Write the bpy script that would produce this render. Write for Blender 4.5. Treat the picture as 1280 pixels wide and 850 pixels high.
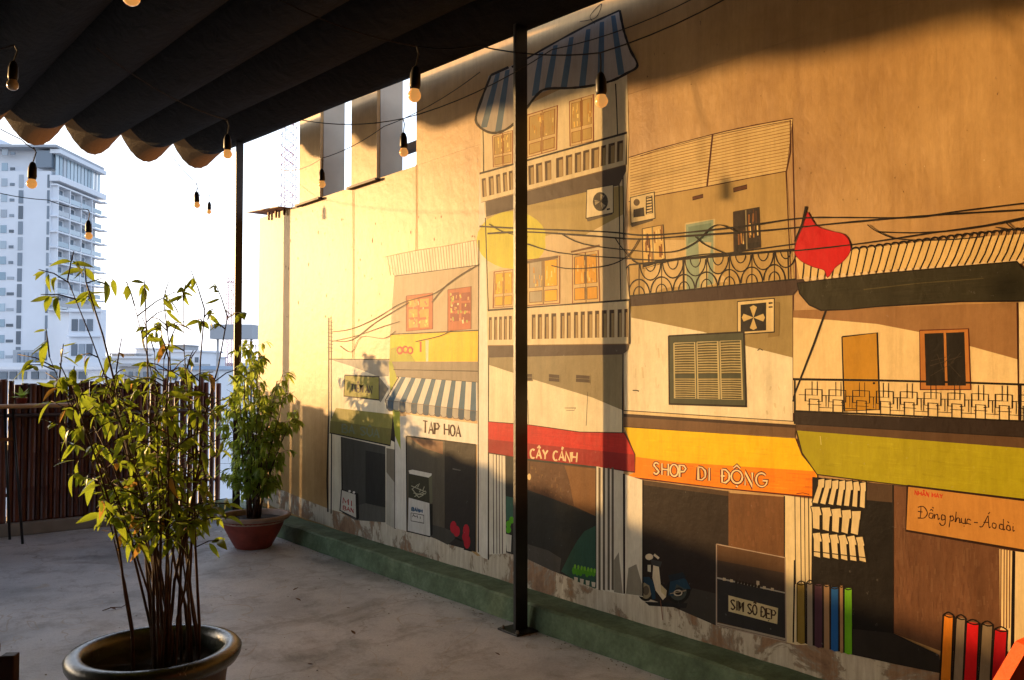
import bpy, bmesh, math, random
from mathutils import Vector, Matrix
from mathutils.geometry import tessellate_polygon
R = math.radians
random.seed(7)
sc = bpy.context.scene
for o in list(bpy.data.objects): bpy.data.objects.remove(o)
COL = sc.collection

# ------------------------------------------------------------------ camera
CAM = Vector((-3.68, 0.0, 1.6)); YAW = R(38.98); PITCH = R(1.86); FPX = 1080.0
cd = bpy.data.cameras.new('camera'); cam = bpy.data.objects.new('camera', cd); COL.objects.link(cam)
cd.sensor_width = 36; cd.lens = FPX / 1280 * 36; cd.clip_start = 0.02; cd.clip_end = 4000
cam.location = CAM; cam.rotation_euler = (R(90) + PITCH, 0, -YAW)
sc.camera = cam
# ------------------------------------------------------------------ light
SUN_EL, SUN_AZ = R(6.2), R(28.0)          # azimuth measured from +Y towards -X
w = bpy.data.worlds.new('World'); sc.world = w; w.use_nodes = True
nt = w.node_tree; bg = nt.nodes['Background']
sky = nt.nodes.new('ShaderNodeTexSky'); sky.sky_type = 'NISHITA'; sky.sun_disc = False
sky.sun_elevation = SUN_EL; sky.sun_rotation = -SUN_AZ
sky.air_density = 1.0; sky.dust_density = 4.0; sky.ozone_density = 2.0
# thin bright haze veil over the whole sky, whitest low down
tc = nt.nodes.new('ShaderNodeTexCoord'); sx = nt.nodes.new('ShaderNodeSeparateXYZ'); nt.links.new(tc.outputs['Generated'], sx.inputs[0])
vr = nt.nodes.new('ShaderNodeValToRGB'); nt.links.new(sx.outputs[2], vr.inputs[0])
vr.color_ramp.elements[0].position = 0.0; vr.color_ramp.elements[0].color = (5.2, 5.6, 6.6, 1)
vr.color_ramp.elements[1].position = .75; vr.color_ramp.elements[1].color = (.8, 1.0, 1.5, 1)
va = nt.nodes.new('ShaderNodeMix'); va.data_type = 'RGBA'; va.blend_type = 'ADD'; va.inputs[0].default_value = 1.0
nt.links.new(sky.outputs[0], va.inputs[6]); nt.links.new(vr.outputs[0], va.inputs[7])
nt.links.new(va.outputs[2], bg.inputs[0]); bg.inputs[1].default_value = 0.15
sd = bpy.data.lights.new('sun', 'SUN'); sd.energy = 3.2; sd.angle = R(0.9); sd.color = (1.0, 0.575, 0.215)
sun = bpy.data.objects.new('sun', sd); COL.objects.link(sun)
sdir = Vector((math.sin(SUN_AZ) * math.cos(SUN_EL), -math.cos(SUN_AZ) * math.cos(SUN_EL), -math.sin(SUN_EL)))
sun.rotation_euler = sdir.to_track_quat('-Z', 'Y').to_euler(); sun.location = (-8, 12, 6)
vs = sc.view_settings; vs.view_transform = 'Standard'; vs.look = 'None'; vs.gamma = 1; vs.exposure = 1.08
vs.use_curve_mapping = False
sc.render.engine = 'CYCLES'

# ------------------------------------------------------------------ geometry of the shot
FW = Vector((math.sin(YAW), math.cos(YAW), 0)); RT = Vector((math.cos(YAW), -math.sin(YAW), 0)); UP = Vector((0, 0, 1))
F3 = FW * math.cos(PITCH) + UP * math.sin(PITCH); U3 = UP * math.cos(PITCH) - FW * math.sin(PITCH)
def ray(px, py): return F3 + RT * ((px - 640) / FPX) + U3 * ((425 - py) / FPX)
def onwall(px, py):                       # photo position -> point of the mural wall (Y, Z)
    r = ray(px, py); t = -CAM.x / r.x
    p = CAM + r * t
    return (p.y, p.z)
def at(px, py, Z):                        # point at forward distance Z
    return CAM + ray(px, py) * Z
def onfloor(px, py, h=0.0):
    r = ray(px, py); t = (h - CAM.z) / r.z
    return CAM + r * t

# ------------------------------------------------------------------ materials
def srgb(h):
    if isinstance(h, str):
        c = [int(h[i:i + 2], 16) / 255 for i in (0, 2, 4)]
        return tuple(x / 12.92 if x < .04045 else ((x + .055) / 1.055) ** 2.4 for x in c)
    return h
def newmat(name):
    m = bpy.data.materials.new(name); m.use_nodes = True
    return m, m.node_tree, m.node_tree.nodes['Principled BSDF']
def nd(t, kind, **kw):
    n = t.nodes.new(kind)
    for k, v in kw.items():
        if k.startswith('_'): setattr(n, k[1:], v)
        else: n.inputs[k].default_value = v
    return n
def ramp(t, fac, stops, interp='LINEAR'):
    r = t.nodes.new('ShaderNodeValToRGB'); t.links.new(fac, r.inputs[0]); cr = r.color_ramp; cr.interpolation = interp
    while len(cr.elements) < len(stops): cr.elements.new(.5)
    for e, (p, c) in zip(cr.elements, stops):
        e.position = p; e.color = (*c, 1) if len(c) == 3 else c
    return r
def mix(t, fac, a, b, mode='MIX'):
    m = t.nodes.new('ShaderNodeMix'); m.data_type = 'RGBA'; m.blend_type = mode
    for s, v in ((m.inputs[0], fac), (m.inputs[6], a), (m.inputs[7], b)):
        if hasattr(v, 'is_linked'): t.links.new(v, s)
        elif isinstance(v, tuple): s.default_value = (*v, 1) if len(v) == 3 else v
        else: s.default_value = v
    return m.outputs[2]
def wcoord(t, scale=(1, 1, 1)):
    g = t.nodes.new('ShaderNodeNewGeometry'); mp = t.nodes.new('ShaderNodeMapping'); mp.inputs[3].default_value = scale
    t.links.new(g.outputs['Position'], mp.inputs[0]); return mp.outputs[0]
def noise(t, vec, scale, detail=4, rough=.55, dist=0):
    n = nd(t, 'ShaderNodeTexNoise', Scale=scale, Detail=detail, Roughness=rough, Distortion=dist)
    t.links.new(vec, n.inputs['Vector']); return n.outputs[0]
def bump(t, b, h, strength, dist=.01):
    n = t.nodes.new('ShaderNodeBump'); n.inputs['Strength'].default_value = strength; n.inputs['Distance'].default_value = dist
    t.links.new(h, n.inputs['Height']); t.links.new(n.outputs[0], b.inputs['Normal']); return n
def simple(name, col, rough=.6, var=.25, scale=8, metal=0, bstr=.15, spec=.5, coord=None):
    m, t, b = newmat(name); c = srgb(col); v = wcoord(t)
    n = noise(t, v, scale)
    r = ramp(t, n, [(.3, tuple(x * (1 - var) for x in c)), (.7, tuple(min(1, x * (1 + var)) for x in c))])
    t.links.new(r.outputs[0], b.inputs['Base Color'])
    b.inputs['Roughness'].default_value = rough; b.inputs['Metallic'].default_value = metal
    b.inputs['Specular IOR Level'].default_value = spec
    if bstr: bump(t, b, noise(t, v, scale * 6), bstr, .004)
    return m
WR = 0.55; SPEC = .12
PAINTS = {}
def GR(t, b, o):
    # weather: water runs and grime shared by bare plaster and paint, all in wall space, plus dry-brush gaps
    g1 = ramp(t, noise(t, wcoord(t, (1, 9, .5)), 1.6, 7, .7, .3), [(.36, (.70, .66, .60)), (.52, (1, 1, 1))])
    g2 = ramp(t, noise(t, wcoord(t), 2.2, 8, .72), [(.34, (.80, .77, .72)), (.55, (1, 1, 1)), (.75, (1.08, 1.07, 1.05))])
    g3 = ramp(t, noise(t, wcoord(t, (1, 22, 7)), 3.0, 5, .8), [(.3, (.84, .84, .84)), (.6, (1.03, 1.03, 1.03))])
    o = mix(t, .32, o, g1.outputs[0], 'MULTIPLY'); o = mix(t, .6, o, g2.outputs[0], 'MULTIPLY'); o = mix(t, .6, o, g3.outputs[0], 'MULTIPLY')
    t.links.new(o, b.inputs['Base Color'])
def paint(col, var=.16):
    key = (col, var)
    if key in PAINTS: return PAINTS[key]
    m, t, b = newmat('wall_paint_' + (col if isinstance(col, str) else 'mix')); c = srgb(col)
    v = wcoord(t, (1, 3.0, .8)); v2 = wcoord(t)
    n = noise(t, v, 4.5, 6, .65)
    br = ramp(t, n, [(.25, tuple(x * (1 - var) for x in c)), (.5, c), (.8, tuple(min(1, x * (1 + var)) for x in c))])
    # worn flecks where the plaster shows through
    f = ramp(t, noise(t, v2, 26, 5, .7), [(.66, (0, 0, 0)), (.72, (1, 1, 1))])
    o = mix(t, f.outputs[0], br.outputs[0], tuple(min(1, x * .75 + .10) for x in c))
    GR(t, b, o)
    b.inputs['Roughness'].default_value = WR; b.inputs['Specular IOR Level'].default_value = SPEC
    bump(t, b, noise(t, v2, 9, 8, .6), .5, .008)
    PAINTS[key] = m; return m
def wall_mat():
    m, t, b = newmat('mustard_plaster'); v2 = wcoord(t); v = wcoord(t, (1, 5, .35))
    base = ramp(t, noise(t, v2, 1.1, 5, .6), [(.25, srgb('a67f48')), (.5, srgb('b59056')), (.75, srgb('c2a06a'))])
    st = ramp(t, noise(t, v, 2.6, 6, .7), [(.42, (.72, .66, .58)), (.6, (1, 1, 1))])
    c = mix(t, .28, base.outputs[0], st.outputs[0], 'MULTIPLY')
    chip = ramp(t, noise(t, wcoord(t, (1, 3, 1)), 7, 5, .75), [(.68, (0, 0, 0)), (.70, (1, 1, 1))])
    c = mix(t, chip.outputs[0], c, srgb('6a4f38'))
    GR(t, b, c)
    b.inputs['Roughness'].default_value = .5; b.inputs['Specular IOR Level'].default_value = .38
    bump(t, b, noise(t, v2, 7, 9, .6), .5, .01)
    return m
def plinth_mat():
    m, t, b = newmat('flaking_plinth_plaster'); v = wcoord(t)
    n = noise(t, v, 3.2, 7, .7, .6)
    r = ramp(t, n, [(.30, srgb('7a5c44')), (.42, srgb('a07e5e')), (.47, srgb('998b78')), (.50, srgb('cfc6b0')), (.75, srgb('dcd6c6'))])
    d = ramp(t, noise(t, wcoord(t, (1, 14, 1.5)), 2.5, 5, .7), [(.4, (.62, .55, .48)), (.62, (1, 1, 1))])
    t.links.new(mix(t, .6, r.outputs[0], d.outputs[0], 'MULTIPLY'), b.inputs['Base Color'])
    b.inputs['Roughness'].default_value = .7; bump(t, b, noise(t, v, 14, 8), .6, .01)
    return m
def kerb_mat():
    m, t, b = newmat('green_painted_concrete'); v = wcoord(t)
    r = ramp(t, noise(t, v, 6, 8, .7), [(.3, srgb('45583a')), (.5, srgb('5d7352')), (.68, srgb('748a6a')), (.78, srgb('908f7c'))])
    g = ramp(t, noise(t, v, 38, 4, .6), [(.3, (.6, .6, .6)), (.6, (1, 1, 1))])
    t.links.new(mix(t, .6, r.outputs[0], g.outputs[0], 'MULTIPLY'), b.inputs['Base Color'])
    b.inputs['Roughness'].default_value = .75; bump(t, b, noise(t, v, 22, 8, .7), .7, .012)
    return m
def floor_mat():
    m, t, b = newmat('trowelled_concrete'); v = wcoord(t)
    a = ramp(t, noise(t, v, 1.3, 7, .6, .4), [(.28, srgb('a0a6ab')), (.45, srgb('c2c7ca')), (.7, srgb('dadcdd'))])
    g = ramp(t, noise(t, wcoord(t), 3.2, 9, .78, .3), [(.34, (.50, .48, .45)), (.50, (1, 1, 1)), (.75, (1.12, 1.1, 1.05))])
    c = mix(t, .8, a.outputs[0], g.outputs[0], 'MULTIPLY')
    p = ramp(t, noise(t, v, 60, 3, .6), [(.3, (.8, .8, .8)), (.6, (1.05, 1.05, 1.05))])
    c = mix(t, .5, c, p.outputs[0], 'MULTIPLY')
    wv = nd(t, 'ShaderNodeTexNoise', Scale=.9, Detail=3, Roughness=.5, Distortion=1.5); t.links.new(v, wv.inputs['Vector'])
    cr = ramp(t, wv.outputs[0], [(.497, (0, 0, 0)), (.5, (1, 1, 1)), (.503, (0, 0, 0))])
    c = mix(t, cr.outputs[0], c, srgb('b5afa3'))
    dv = t.nodes.new('ShaderNodeVectorMath'); dv.operation = 'MULTIPLY_ADD'; nz = nd(t, 'ShaderNodeTexNoise', Scale=2.5, Detail=5, Roughness=.6)
    t.links.new(v, nz.inputs['Vector']); t.links.new(nz.outputs['Color'], dv.inputs[0]); dv.inputs[1].default_value = (.5, .5, 0); t.links.new(v, dv.inputs[2])
    vo = nd(t, 'ShaderNodeTexVoronoi', Scale=.55, _feature='DISTANCE_TO_EDGE'); t.links.new(dv.outputs[0], vo.inputs['Vector'])
    ck = ramp(t, vo.outputs[0], [(0, (.6, .58, .56)), (.003, (.8, .78, .76)), (.006, (1, 1, 1))])
    msk = ramp(t, noise(t, v, .8, 3), [(.45, (0, 0, 0)), (.6, (1, 1, 1))])
    c = mix(t, msk.outputs[0], c, mix(t, 1.0, c, ck.outputs[0], 'MULTIPLY'))
    st = ramp(t, noise(t, wcoord(t), .9, 6, .7, .5), [(.36, (.55, .53, .5)), (.46, (1, 1, 1))]); c = mix(t, .8, c, st.outputs[0], 'MULTIPLY')
    gr = ramp(t, noise(t, v, 140, 3, .7), [(.32, (.45, .43, .4)), (.42, (1, 1, 1))]); c = mix(t, .8, c, gr.outputs[0], 'MULTIPLY')
    t.links.new(c, b.inputs['Base Color'])
    rr = ramp(t, noise(t, v, 3, 5), [(.3, (.42,) * 3), (.7, (.68,) * 3)]); t.links.new(rr.outputs[0], b.inputs['Roughness'])
    bump(t, b, noise(t, v, 16, 9, .75), .6, .008)
    return m
def stained(name, c, st, rough, thr=.58, scale=9, spec=.5):
    m, t, b = newmat(name); v = wcoord(t); c = srgb(c)
    base = ramp(t, noise(t, v, scale, 6, .7), [(.3, tuple(x * .6 for x in c)), (.7, tuple(min(1, x * 1.35) for x in c))])
    k_ = ramp(t, noise(t, wcoord(t, (1, 1, .55)), scale * 1.7, 8, .78, .6), [(thr, (0, 0, 0)), (thr + .07, (1, 1, 1))])
    t.links.new(mix(t, k_.outputs[0], base.outputs[0], srgb(st)), b.inputs['Base Color'])
    rr = ramp(t, k_.outputs[0], [(0, (rough,) * 3), (1, (.85,) * 3)]); t.links.new(rr.outputs[0], b.inputs['Roughness'])
    b.inputs['Specular IOR Level'].default_value = spec; bump(t, b, noise(t, v, scale * 5, 7, .7), .45, .004); return m
def vglass(name, c0, c1):
    m, t, b = newmat(name); oi = t.nodes.new('ShaderNodeObjectInfo')
    r = ramp(t, oi.outputs['Random'], [(0, srgb(c0)), (.7, srgb(c1)), (.9, srgb('98a2ac'))]); t.links.new(r.outputs[0], b.inputs['Base Color']); b.inputs['Roughness'].default_value = .2; return m
def glow(name, col, s):
    m, t, b = newmat(name); b.inputs['Base Color'].default_value = (*srgb(col), 1)
    b.inputs['Emission Color'].default_value = (*srgb(col), 1); b.inputs['Emission Strength'].default_value = s
    b.inputs['Roughness'].default_value = .2; return m
def cloth_mat(name, c0, c1, trans=0.0, tcol=(.8, .4, .12), spec=.2):
    m, t, b = newmat(name); v = wcoord(t)
    n = noise(t, wcoord(t, (1, 3, 1)), 5, 7, .65, .7)
    r = ramp(t, n, [(.3, srgb(c0)), (.7, srgb(c1))]); t.links.new(r.outputs[0], b.inputs['Base Color'])
    b.inputs['Roughness'].default_value = .85; b.inputs['Specular IOR Level'].default_value = spec
    bump(t, b, noise(t, wcoord(t, (4, 1.2, 2)), 3.5, 6, .6, 1.2), .8, .03)
    if trans:
        tr = t.nodes.new('ShaderNodeBsdfTranslucent'); tr.inputs[0].default_value = (*tcol, 1)
        ms = t.nodes.new('ShaderNodeMixShader'); ms.inputs[0].default_value = trans
        t.links.new(b.outputs[0], ms.inputs[1]); t.links.new(tr.outputs[0], ms.inputs[2])
        t.links.new(ms.outputs[0], t.nodes['Material Output'].inputs[0])
    return m
def leaf_mat(name, c0, c1, trans=.45, tcol=(.5, .62, .08)):
    m, t, b = newmat(name)
    oi = t.nodes.new('ShaderNodeObjectInfo'); g = t.nodes.new('ShaderNodeNewGeometry')
    ad = nd(t, 'ShaderNodeMath', _operation='ADD'); t.links.new(oi.outputs['Random'], ad.inputs[0]); t.links.new(g.outputs['Random Per Island'], ad.inputs[1])
    fr = nd(t, 'ShaderNodeMath', _operation='FRACT'); t.links.new(ad.outputs[0], fr.inputs[0])
    r = ramp(t, fr.outputs[0], [(0, srgb(c0)), (.75, srgb(c1)), (1, srgb('8a8a20'))]); t.links.new(r.outputs[0], b.inputs['Base Color'])
    b.inputs['Roughness'].default_value = .38
    tr = t.nodes.new('ShaderNodeBsdfTranslucent'); tr.inputs[0].default_value = (*tcol, 1)
    ms = t.nodes.new('ShaderNodeMixShader'); ms.inputs[0].default_value = trans
    t.links.new(b.outputs[0], ms.inputs[1]); t.links.new(tr.outputs[0], ms.inputs[2])
    t.links.new(ms.outputs[0], t.nodes['Material Output'].inputs[0])
    return m
M = dict(
    wall=wall_mat(), plinth=plinth_mat(), kerb=kerb_mat(), floor=floor_mat(),
    concrete=simple('grey_concrete', '8b8880', .8, .2, 3, bstr=.4),
    reveal=simple('grey_reveal', 'b3ac9c', .8, .12, 3, bstr=.3),
    black=stained('chipped_black_paint', '1c1b1a', '4a2e1e', .38, .64, 14),
    steel=simple('bolt_steel', '8f8a80', .35, .2, 40, metal=.8),
    wire=simple('black_cable', '151312', .5, .2, 30, bstr=0),
    socket=simple('black_rubber_socket', '15110e', .45, .2, 40, bstr=.05),
    bulb=glow('warm_bulb_glass', 'f0a858', .3),
    bulb_off=simple('frosted_bulb_glass', 'd8c8a8', .2, .05, 40, bstr=0),
    canopy=cloth_mat('dark_canopy_cloth', '141313', '232120', spec=.08),
    hem=cloth_mat('tan_canopy_hem', '1c1713', '3a2a1c', .4, (.15, .065, .02)),
    soil=simple('potting_soil', '2a211a', .95, .5, 25, bstr=.9),
    pot_dark=stained('dark_glazed_clay', '39403a', '7c7a6e', .24, .63, 8, .8),
    pot_side=stained('brown_glazed_clay', '54402e', '8a7a62', .5, .6, 6),
    pot_red=stained('terracotta', '8a3a2a', '9c7460', .6, .62, 7),
    pot_rim=simple('pale_terracotta_rim', 'a08878', .6, .25, 9, bstr=.3),
    stem=simple('cane_stem', '4a3424', .6, .35, 30, bstr=.2),
    leafA=leaf_mat('broad_green_leaf', '24440f', '5c741a', .42, (.46, .60, .05)), leafO=leaf_mat('browning_leaf', '8a5a20', 'b08a30', .4, (.7, .4, .1)),
    leafB=leaf_mat('narrow_green_leaf', '2c5016', '66862a', .5, (.56, .68, .10)),
    dry=simple('dry_leaf', '5a3d22', .8, .4, 20),
    wood=simple('old_wood', '7a5836', .7, .35, 12, bstr=.4),
    darkwood=simple('dark_wood', '3a2418', .6, .35, 12, bstr=.4),
    rail=simple('pale_bamboo', 'a98c62', .55, .25, 10, bstr=.3),
    orange=simple('orange_fabric', 'ff5a10', .7, .1, 30, bstr=.3),
    bwhite=simple('white_render', 'd6dbe2', .8, .05, .15, bstr=0),
    bgrey=simple('grey_render', 'a3a8ae', .8, .1, .2, bstr=0),
    glass=vglass('window_glass', '46525e', '6e7c8a'),
    glass2=vglass('balcony_glass', '7f98a8', 'a4b8c4'),
    blueroof=simple('blue_tin_roof', '8ba3bd', .5, .15, .3, bstr=0),
    ground=simple('city_ground', '8a8a86', .9, .3, .02, bstr=0),
    red=simple('red_steel', 'b06070', .6, .1, 1, bstr=0), white=simple('white_steel', 'd8d8d8', .6, .05, 1, bstr=0),
    rust=simple('rusty_tin', '8a5a30', .6, .4, 10, bstr=.3),
)
def bamboo(name, c0, c1):
    m, t, b = newmat(name)
    oi = t.nodes.new('ShaderNodeObjectInfo')
    n = noise(t, wcoord(t, (9, 9, .8)), 3, 6, .7)
    r = ramp(t, n, [(.3, srgb(c0)), (.7, srgb(c1))])
    k = ramp(t, oi.outputs['Random'], [(0, (.45, .42, .4)), (1, (1.3, 1.2, 1.1))])
    t.links.new(mix(t, .8, r.outputs[0], k.outputs[0], 'MULTIPLY'), b.inputs['Base Color'])
    b.inputs['Roughness'].default_value = .45; bump(t, b, n, .5, .01); return m
M['bamboo'] = bamboo('brown_bamboo', '44221a', '6e3d28')

# ------------------------------------------------------------------ mesh helpers
class MB:
    def __init__(s): s.v = []; s.f = []; s.mi = []; s.mats = []
    def mat(s, m):
        if m not in s.mats: s.mats.append(m)
        return s.mats.index(m)
    def add(s, vs_, fs, m=None):
        k = len(s.v); i = s.mat(m) if m else 0
        s.v += [tuple(v) for v in vs_]; s.f += [tuple(a + k for a in f) for f in fs]; s.mi += [i] * len(fs); return s
    def box(s, c, d, m=None, rz=0, rot=None):
        c = Vector(c); mt = rot if rot else Matrix.Rotation(rz, 3, 'Z')
        vs_ = [c + mt @ Vector((x * d[0] / 2, y * d[1] / 2, z * d[2] / 2)) for x in (-1, 1) for y in (-1, 1) for z in (-1, 1)]
        return s.add(vs_, [(0, 1, 3, 2), (4, 6, 7, 5), (0, 4, 5, 1), (2, 3, 7, 6), (0, 2, 6, 4), (1, 5, 7, 3)], m)
    def tube(s, pts, r, n=8, m=None, cap=True):
        pts = [Vector(p) for p in pts]; rs = r if isinstance(r, (list, tuple)) else [r] * len(pts)
        vs_, fs = [], []; a = None
        for i, p in enumerate(pts):
            t = (pts[min(i + 1, len(pts) - 1)] - pts[max(i - 1, 0)]).normalized()
            if a is None:
                a = t.orthogonal().normalized()
            a = (a - t * a.dot(t)).normalized(); b = t.cross(a)
            for k in range(n):
                th = 2 * math.pi * k / n; vs_.append(p + (a * math.cos(th) + b * math.sin(th)) * rs[i])
        for i in range(len(pts) - 1):
            for k in range(n):
                fs.append((i * n + k, i * n + (k + 1) % n, (i + 1) * n + (k + 1) % n, (i + 1) * n + k))
        if cap: fs += [tuple(range(n))[::-1], tuple((len(pts) - 1) * n + k for k in range(n))]
        return s.add(vs_, fs, m)
    def lathe(s, prof, n=32, c=(0, 0, 0), m=None):
        vs_, fs = [], []
        for r, z in prof:
            for k in range(n):
                th = 2 * math.pi * k / n; vs_.append((c[0] + r * math.cos(th), c[1] + r * math.sin(th), c[2] + z))
        for i in range(len(prof) - 1):
            for k in range(n):
                fs.append((i * n + k, i * n + (k + 1) % n, (i + 1) * n + (k + 1) % n, (i + 1) * n + k))
        return s.add(vs_, fs, m)
    def build(s, name, mats=None, parent=None, smooth=False, loc=None):
        me = bpy.data.meshes.new(name); me.from_pydata(s.v, [], s.f)
        ms = s.mats if s.mats else (mats if isinstance(mats, (list, tuple)) else [mats])
        for x in ms: me.materials.append(x)
        if s.mats: me.polygons.foreach_set('material_index', s.mi)
        if smooth:
            me.polygons.foreach_set('use_smooth', [True] * len(me.polygons))
        me.update()
        o = bpy.data.objects.new(name, me); COL.objects.link(o)
        if parent: o.parent = parent
        if loc: o.location = loc
        return o
def tag(o, label=None, cat=None, group=None, kind=None):
    if label: o['label'] = label
    if cat: o['category'] = cat
    if group: o['group'] = group
    if kind: o['kind'] = kind
    return o
def empty(name, loc=(0, 0, 0), rz=0):
    o = bpy.data.objects.new(name, None); COL.objects.link(o); o.location = loc; o.rotation_euler = (0, 0, rz)
    o.empty_display_size = .1; return o
def inst(name, mesh, parent=None, loc=(0, 0, 0), rot=None, scale=None):
    o = bpy.data.objects.new(name, mesh); COL.objects.link(o)
    if parent: o.parent = parent
    o.location = loc
    if rot is not None: o.rotation_euler = rot
    if scale: o.scale = scale if isinstance(scale, (tuple, list)) else (scale,) * 3
    return o
def copy_tree(o, parent=None):
    c = o.copy(); COL.objects.link(c); c.parent = parent
    for ch in o.children: copy_tree(ch, c)
    return c
def bevel(o, wd, seg=2):
    md = o.modifiers.new('bevel', 'BEVEL'); md.width = wd; md.segments = seg; md.limit_method = 'ANGLE'; return o

# ================================================================== SETTING
WY1 = 8.84; WY0 = -4.0; LEDGE = 3.2; WTOP = 4.75; WT = .25
g = MB(); g.box((0, 600, -26.5), (5000, 5000, 1)); tag(g.build('city_ground', M['ground']), kind='structure')
f = MB(); f.box((-5.4, 3.0, -.15), (11.3, 14.0, .30)); fl = f.build('terrace_floor', M['floor']); tag(fl, kind='structure')
k = MB()
n_ = 90; vs_ = []
for i in range(n_ + 1):                     # slightly wavy hand-trowelled kerb along the wall
    y = WY0 + (WY1 + .62 - WY0) * i / n_; j = random.uniform(-.006, .006); q = random.uniform(-.006, .006)
    vs_ += [(-.225 + j, y, .001), (-.212 + j, y, .138 + q), (-.198 + j, y, .15 + q), (0.0, y, .156 + q * .5)]
fs = []
for i in range(n_):
    for a in range(3): fs.append((i * 4 + a, i * 4 + a + 1, i * 4 + 5 + a, i * 4 + 4 + a))
k.add(vs_, fs, M['kerb']); kb = k.build('kerb'); tag(kb, kind='structure')
k = MB(); k.box((-5.1, 9.5, .06), (9.75, .2, .12)); tag(bevel(k.build('fence_kerb', M['concrete']), .012), kind='structure')
bw = empty('back_sky_blocker', (-5.4, -4.05, 0)); tag(bw, 'unseen plain dark wall added behind the camera to block sky light', 'wall')  # made-up wall, cuts the sky light coming from behind the view
k = MB(); k.box((0, 0, 1.9), (11.3, .12, 3.8)); k.build('blocker_panel', M['darkwood'], bw)
bw = empty('side_sky_blocker', (-6.8, 1.3, 0)); tag(bw, 'unseen plain dark wall added beside the camera to block sky light', 'wall')  # added out of view to deepen the shade on the mural wall
k = MB(); k.box((0, 0, 1.95), (.12, 10.4, 3.9)); k.build('blocker_panel', M['darkwood'], bw)

# ---- the mural wall
wallr = empty('mural_wall', (0, 2, 0)); tag(wallr, 'long plastered terrace wall painted with a mural of street shopfronts', 'wall')
def wy(px): return onwall(px, 300)[0]
YW = lambda o: (setattr(o, 'matrix_parent_inverse', wallr.matrix_basis.inverted()), o)[1]
def wpart(mb, name, mat=None, parent=None, **kw):
    p = parent or wallr; o = mb.build(name, mat, p, **kw); return o
wallr.location = (0, 0, 0)
m_ = MB(); m_.box((WT / 2, (WY0 + WY1) / 2, LEDGE / 2), (WT, WY1 - WY0, LEDGE)); wpart(m_, 'plaster_panel', M['wall'])
yA, yB, yC, yD, yE = wy(520), wy(472), wy(440), wy(401), wy(375)
m_ = MB()
m_.box((WT / 2, (WY0 + yA) / 2, (LEDGE + WTOP) / 2 + .001), (WT, yA - WY0, WTOP - LEDGE))
wpart(m_, 'upper_panel', M['wall'])
for a, b_ in ((yB, yC), (yD, yE)):
    m_ = MB(); m_.box((WT / 2 - .012, (a + b_) / 2, (LEDGE + WTOP) / 2 + .001), (WT, b_ - a, WTOP - LEDGE), M['wall'])
    m_.box((WT / 2 + .004, a - .003, (LEDGE + WTOP) / 2), (WT - .03, .006, WTOP - LEDGE - .01), M['reveal'])  # thin grey face over the near side of the pillar
    wpart(m_, 'pillar')
m_ = MB(); m_.box((WT / 2, (yA + WY1) / 2 - .3, WTOP + .1), (WT, WY1 - yA + .6, .2)); wpart(m_, 'lintel', M['wall'])
# small open bits beyond the openings
m_ = MB()
for i in range(8): m_.tube([(.9, 6.6 + .0 * i, 3.1 + i * .16), (.9, 7.3, 3.1 + i * .16 + .1)], .008, 5)
for a, b_ in ((yB, yC), (yD, yE)):
    m_ = MB(); m_.box((-.02, (a + b_) / 2, LEDGE - .012), (.05, b_ - a + .06, .02), M['darkwood']); wpart(m_, 'ledge')
sb_ = MB(); sb_.box((.55, 6.55, LEDGE + .42), (.08, 1.2, .07), M['darkwood']); o = sb_.build('roof_batten'); tag(o, 'dark timber batten seen through the wall opening', 'beam')
# low rusty tin canopy on the wall's outer end
t_ = empty('tin_canopy', (0, WY1 - .35, 3.2)); tag(t_, 'small rusty tin canopy on brackets at the far end of the wall', 'canopy')
m_ = MB(); m_.box((-.0, .0, .03), (.24, .8, .010), rot=Matrix.Rotation(R(4), 3, 'X')); m_.build('roof_sheet', M['rust'], t_)
for yy in (-.32, -.12, .06):
    m_ = MB(); m_.box((-.02, yy, -.02), (.02, .02, .08)); m_.build('bracket', M['rust'], t_)

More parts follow.
